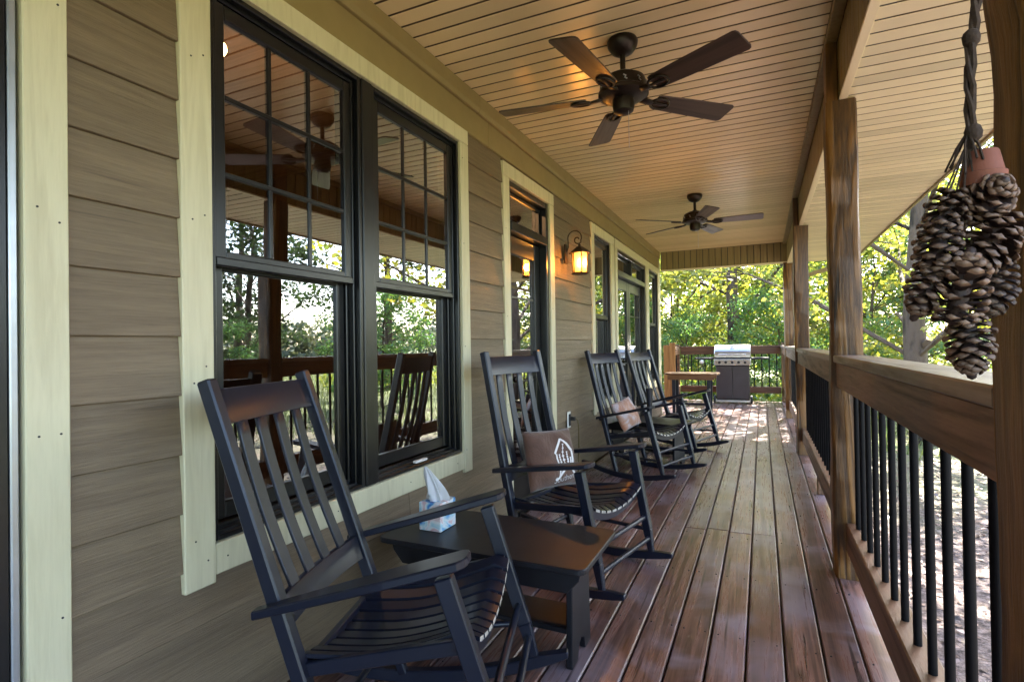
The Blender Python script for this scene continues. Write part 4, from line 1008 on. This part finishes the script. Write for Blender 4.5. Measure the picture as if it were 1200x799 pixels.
def leaf_mesh(name, v, mat):
    n = len(v); me = bpy.data.meshes.new(name); me.vertices.add(n*4); me.loops.add(n*4); me.polygons.add(n)
    me.vertices.foreach_set('co', v.reshape(-1)); me.loops.foreach_set('vertex_index', np.arange(n*4, dtype=np.int32))
    me.polygons.foreach_set('loop_start', np.arange(0, n*4, 4, dtype=np.int32)); me.polygons.foreach_set('loop_total', np.full(n, 4, dtype=np.int32))
    me.materials.append(mat); me.update(calc_edges=True); return me
def make_tree(seed, H, r0, crown_lo, crown_r, nclump, nleaf, lsize, mat, lean=0.0, big_limb=None):
    rng = np.random.default_rng(seed); rs = random.Random(seed); m = MB()
    pts = []; rad = []; nseg = 12; x = y = 0.0
    for i in range(nseg+1):
        t = i/nseg; pts.append((x+lean*t*H, y, t*H*0.93)); rad.append(r0*(1.25 if i == 0 else 1)*(1-0.86*t)+0.01); x += rs.uniform(-1, 1)*H*0.012; y += rs.uniform(-1, 1)*H*0.012
    m.tube(pts, rad, 10)
    clumps = []
    for k in range(nclump):
        z = crown_lo+(H-crown_lo)*((k+0.5)/nclump)**0.9; t = (z-crown_lo)/(H-crown_lo)
        rr_ = crown_r*(0.55+0.75*math.sin(math.pi*min(1, 0.18+0.80*t)))*rs.uniform(0.55, 1.05); a = k*2.4+rs.uniform(-0.4, 0.4)
        zb = max(0.25*crown_lo, z-rr_*rs.uniform(0.25, 0.6)); ti = min(nseg, max(0, zb/(H*0.93)*nseg)); i0 = int(ti); b0 = Vector(pts[min(i0, nseg)])
        e = Vector((b0.x+rr_*math.cos(a), b0.y+rr_*math.sin(a), z)); mid = b0.lerp(e, 0.5)+Vector((rs.uniform(-.2, .2), rs.uniform(-.2, .2), rs.uniform(-0.1, .25)))
        m.tube([b0, mid, e], [rad[min(i0, nseg)]*0.17+0.006, 0.022+r0*0.12, 0.008], 6)
        cr = crown_r*rs.uniform(0.24, 0.42)
        clumps.append((e.x, e.y, e.z, cr, cr, cr*0.62)); clumps.append((mid.x, mid.y, mid.z+0.1, cr*0.7, cr*0.7, cr*0.5))
        for q in range(2):
            f = e+Vector((rs.uniform(-1, 1), rs.uniform(-1, 1), rs.uniform(-0.6, 0.5)))*cr*1.1
            m.tube([e.lerp(mid, 0.3), f], [0.016, 0.005], 5); clumps.append((f.x, f.y, f.z, cr*0.55, cr*0.55, cr*0.40))
    if big_limb:
        p0, p1, p2, rr_ = big_limb; m.tube([p0, p1, p2], [rr_, rr_*0.7, rr_*0.35], 8)
    tr = m.mesh('trunk', M['bark'], 0, 60)
    lv = leaf_mesh('crown', leaf_arrays(rng, clumps, nleaf, lsize), mat)
    return tr, lv
def place_tree(kind, x, y, rot, s, label, group=None, z=GZ-0.05, name='tree'):
    t = thing(name, label, 'tree', (x, y, z), group, world=False); t.rotation_euler = (0, 0, rot); t.scale = (s, s, s)
    obj('trunk', kind[0], t); obj('crown', kind[1], t); return t
K_end = make_tree(11, 13.0, 0.25, 4.4, 3.0, 24, 9000, 0.15, M['leaf_y'], 0.03)
K_side = make_tree(23, 11.0, 0.225, 2.6, 3.2, 24, 13000, 0.14, M['leaf_y'], 0.02, ((0, 0, 2.0), (0.55, -0.35, 2.2), (1.5, -0.9, 2.7), 0.09))
K_bush = make_tree(31, 7.0, 0.08, 0.9, 2.5, 24, 14000, 0.125, M['leaf_y'])
K_bush2 = make_tree(37, 6.0, 0.07, 0.7, 2.3, 22, 12000, 0.12, M['leaf_g'])
K_tall = make_tree(41, 15.0, 0.22, 3.0, 3.2, 22, 5500, 0.22, M['leaf_d'], 0.02)
place_tree(K_end, -0.88, 17.2, 0.6, 0.86, 'large dark trunked tree straight beyond the grill')
place_tree(K_side, 2.95, 13.1, 2.2, 1.0, 'stout tree with low side limb behind the hanging pine cones')
WG = 'leafy young trees of the woods beyond the far railing'
WLS = ['yellow green young tree at the far left, above the cedar gate boards', 'yellow green tree left of the large dark trunk, above the brown table', 'yellow green tree right of the large dark trunk, beside the far corner post', 'yellow green tree deeper in the wood, directly behind the large dark trunk', 'pale green tree at the back left of the far opening', 'pale green tree at the back right, behind the far corner post', 'hazy green tree at the very back of the far opening']
for i, (x, y, r, s, k) in enumerate([(-4.4, 18.5, 0.3, 1.0, K_bush), (-2.9, 20.5, 1.9, 1.15, K_bush), (0.9, 20.5, 3.1, 1.0, K_bush), (-0.9, 27.5, 4.1, 1.25, K_bush), (-4.6, 30, 2.2, 1.2, K_bush), (2.0, 29, 0.9, 1.3, K_bush), (-2.6, 34, 5.0, 1.4, K_bush)]):
    place_tree(k, x, y, r, s, WLS[i], WG)
GG = 'green bushy trees of the side yard'
GL = 'small green bushy tree in the side yard, seen only in the window reflections'
GLS = ['green bushy tree seen between the thick timber post and the stout tree', 'yellow green tree in the distance behind the stout tree', 'low green tree to the left of the grill, just past the railing', 'low green tree to the right of the grill, just past the railing']
for i, (x, y, r, s, k) in enumerate([(2.9, 19.5, 0.3, 0.9, K_bush2), (5.2, 24, 1.0, 1.1, K_bush), (-2.0, 16.6, 2.0, 0.50, K_bush2), (0.5, 16.2, 4.0, 0.55, K_bush2), (8.6, 15.0, 3.2, 0.7, K_bush2), (13, 8.5, 1.2, 0.45, K_bush), (14, 13, 0.2, 0.55, K_bush2)]):
    place_tree(k, x, y, r, s, GLS[i] if i < 4 else GL, GG)
TG_ = 'tall dark trees standing beyond the side yard'
TL = 'tall dark leaved tree beyond the side yard, mirrored in the big window panes'
for i, (x, y, r, s) in enumerate([(13, 21, 0.3, 1.0), (20, 19, 1.3, 0.9), (17, 11.5, 2.3, 1.0), (24, 13, 3.3, 1.1), (27, 24, 0.8, 1.2), (9.5, 36, 3.8, 1.2), (22, 3, 2.7, 1.0)]):
    place_tree(K_tall, x, y, r, s, TL, TG_)
# far wood, undergrowth, meadow grass, leaf litter: masses nobody could count
rng = np.random.default_rng(5)
cl = []
for k in range(230):
    a = R(rng.uniform(-35, 120)); d = rng.uniform(62, 100); s = rng.uniform(2.0, 3.6); cl.append((d*math.sin(a), d*math.cos(a), rng.uniform(-0.5, 3.0), s, s, s*0.7))
fw_ = obj('far_wood', leaf_mesh('far_wood', leaf_arrays(rng, cl, 42000, 0.75), M['leaf_far'])); fw_['kind'] = 'stuff'
cl = [(rng.uniform(-7, 3.0), rng.uniform(13.3, 19), GZ+rng.uniform(0.1, 1.0), rng.uniform(.35, .8), rng.uniform(.35, .8), rng.uniform(.3, .6)) for k in range(80)]
cl += [(rng.uniform(3.0, 18), rng.uniform(19, 30), GZ+rng.uniform(0.1, 0.7), rng.uniform(.5, 1.0), rng.uniform(.5, 1.0), rng.uniform(.3, .6)) for k in range(50)]
ug = obj('undergrowth', leaf_mesh('undergrowth', leaf_arrays(rng, cl, 26000, 0.11), M['leaf_y'])); ug['kind'] = 'stuff'
n = 26000; px = rng.uniform(1.0, 34, n); py = rng.uniform(6, 46, n); keep = (np.hypot(px, py) > 11); px, py = px[keep], py[keep]; n = len(px)
v = np.empty((n, 4, 3)); h = rng.uniform(0.10, 0.34, n); a = rng.uniform(0, 6.28, n); dx, dy = np.cos(a)*0.018, np.sin(a)*0.018; lx, ly = rng.normal(0, 0.09, n), rng.normal(0, 0.09, n)
v[:, 0] = np.c_[px-dx, py-dy, np.full(n, GZ-0.05)]; v[:, 1] = np.c_[px+dx, py+dy, np.full(n, GZ-0.05)]; v[:, 2] = np.c_[px+lx+dx*.2, py+ly+dy*.2, GZ+h]; v[:, 3] = np.c_[px+lx-dx*.2, py+ly-dy*.2, GZ+h]
gr = obj('meadow_grass', leaf_mesh('meadow_grass', v, M['grass'])); gr['kind'] = 'stuff'
n = 16000; px = rng.uniform(0.55, 9, n); py = rng.uniform(-1, 15, n)
pos = np.c_[px, py, GZ+0.05*np.sin(px*0.9)*np.cos(py*0.7)+rng.uniform(0.0, 0.035, n)]
a = rng.normal(size=(n, 3)); a[:, 2] *= 0.35; a /= np.linalg.norm(a, axis=1)[:, None]; b = np.cross(a, np.array([0, 0, 1.0])); b /= np.linalg.norm(b, axis=1)[:, None]
s = rng.uniform(0.03, 0.085, n)[:, None]; v = np.empty((n, 4, 3)); up_ = np.array([0, 0, 1.0])*s*0.12
v[:, 0] = pos; v[:, 1] = pos+a*s*.5+b*s*.35+up_; v[:, 2] = pos+a*s; v[:, 3] = pos+a*s*.5-b*s*.35+up_
lt = obj('fallen_leaves', leaf_mesh('fallen_leaves', v, M['litter'])); lt['kind'] = 'stuff'
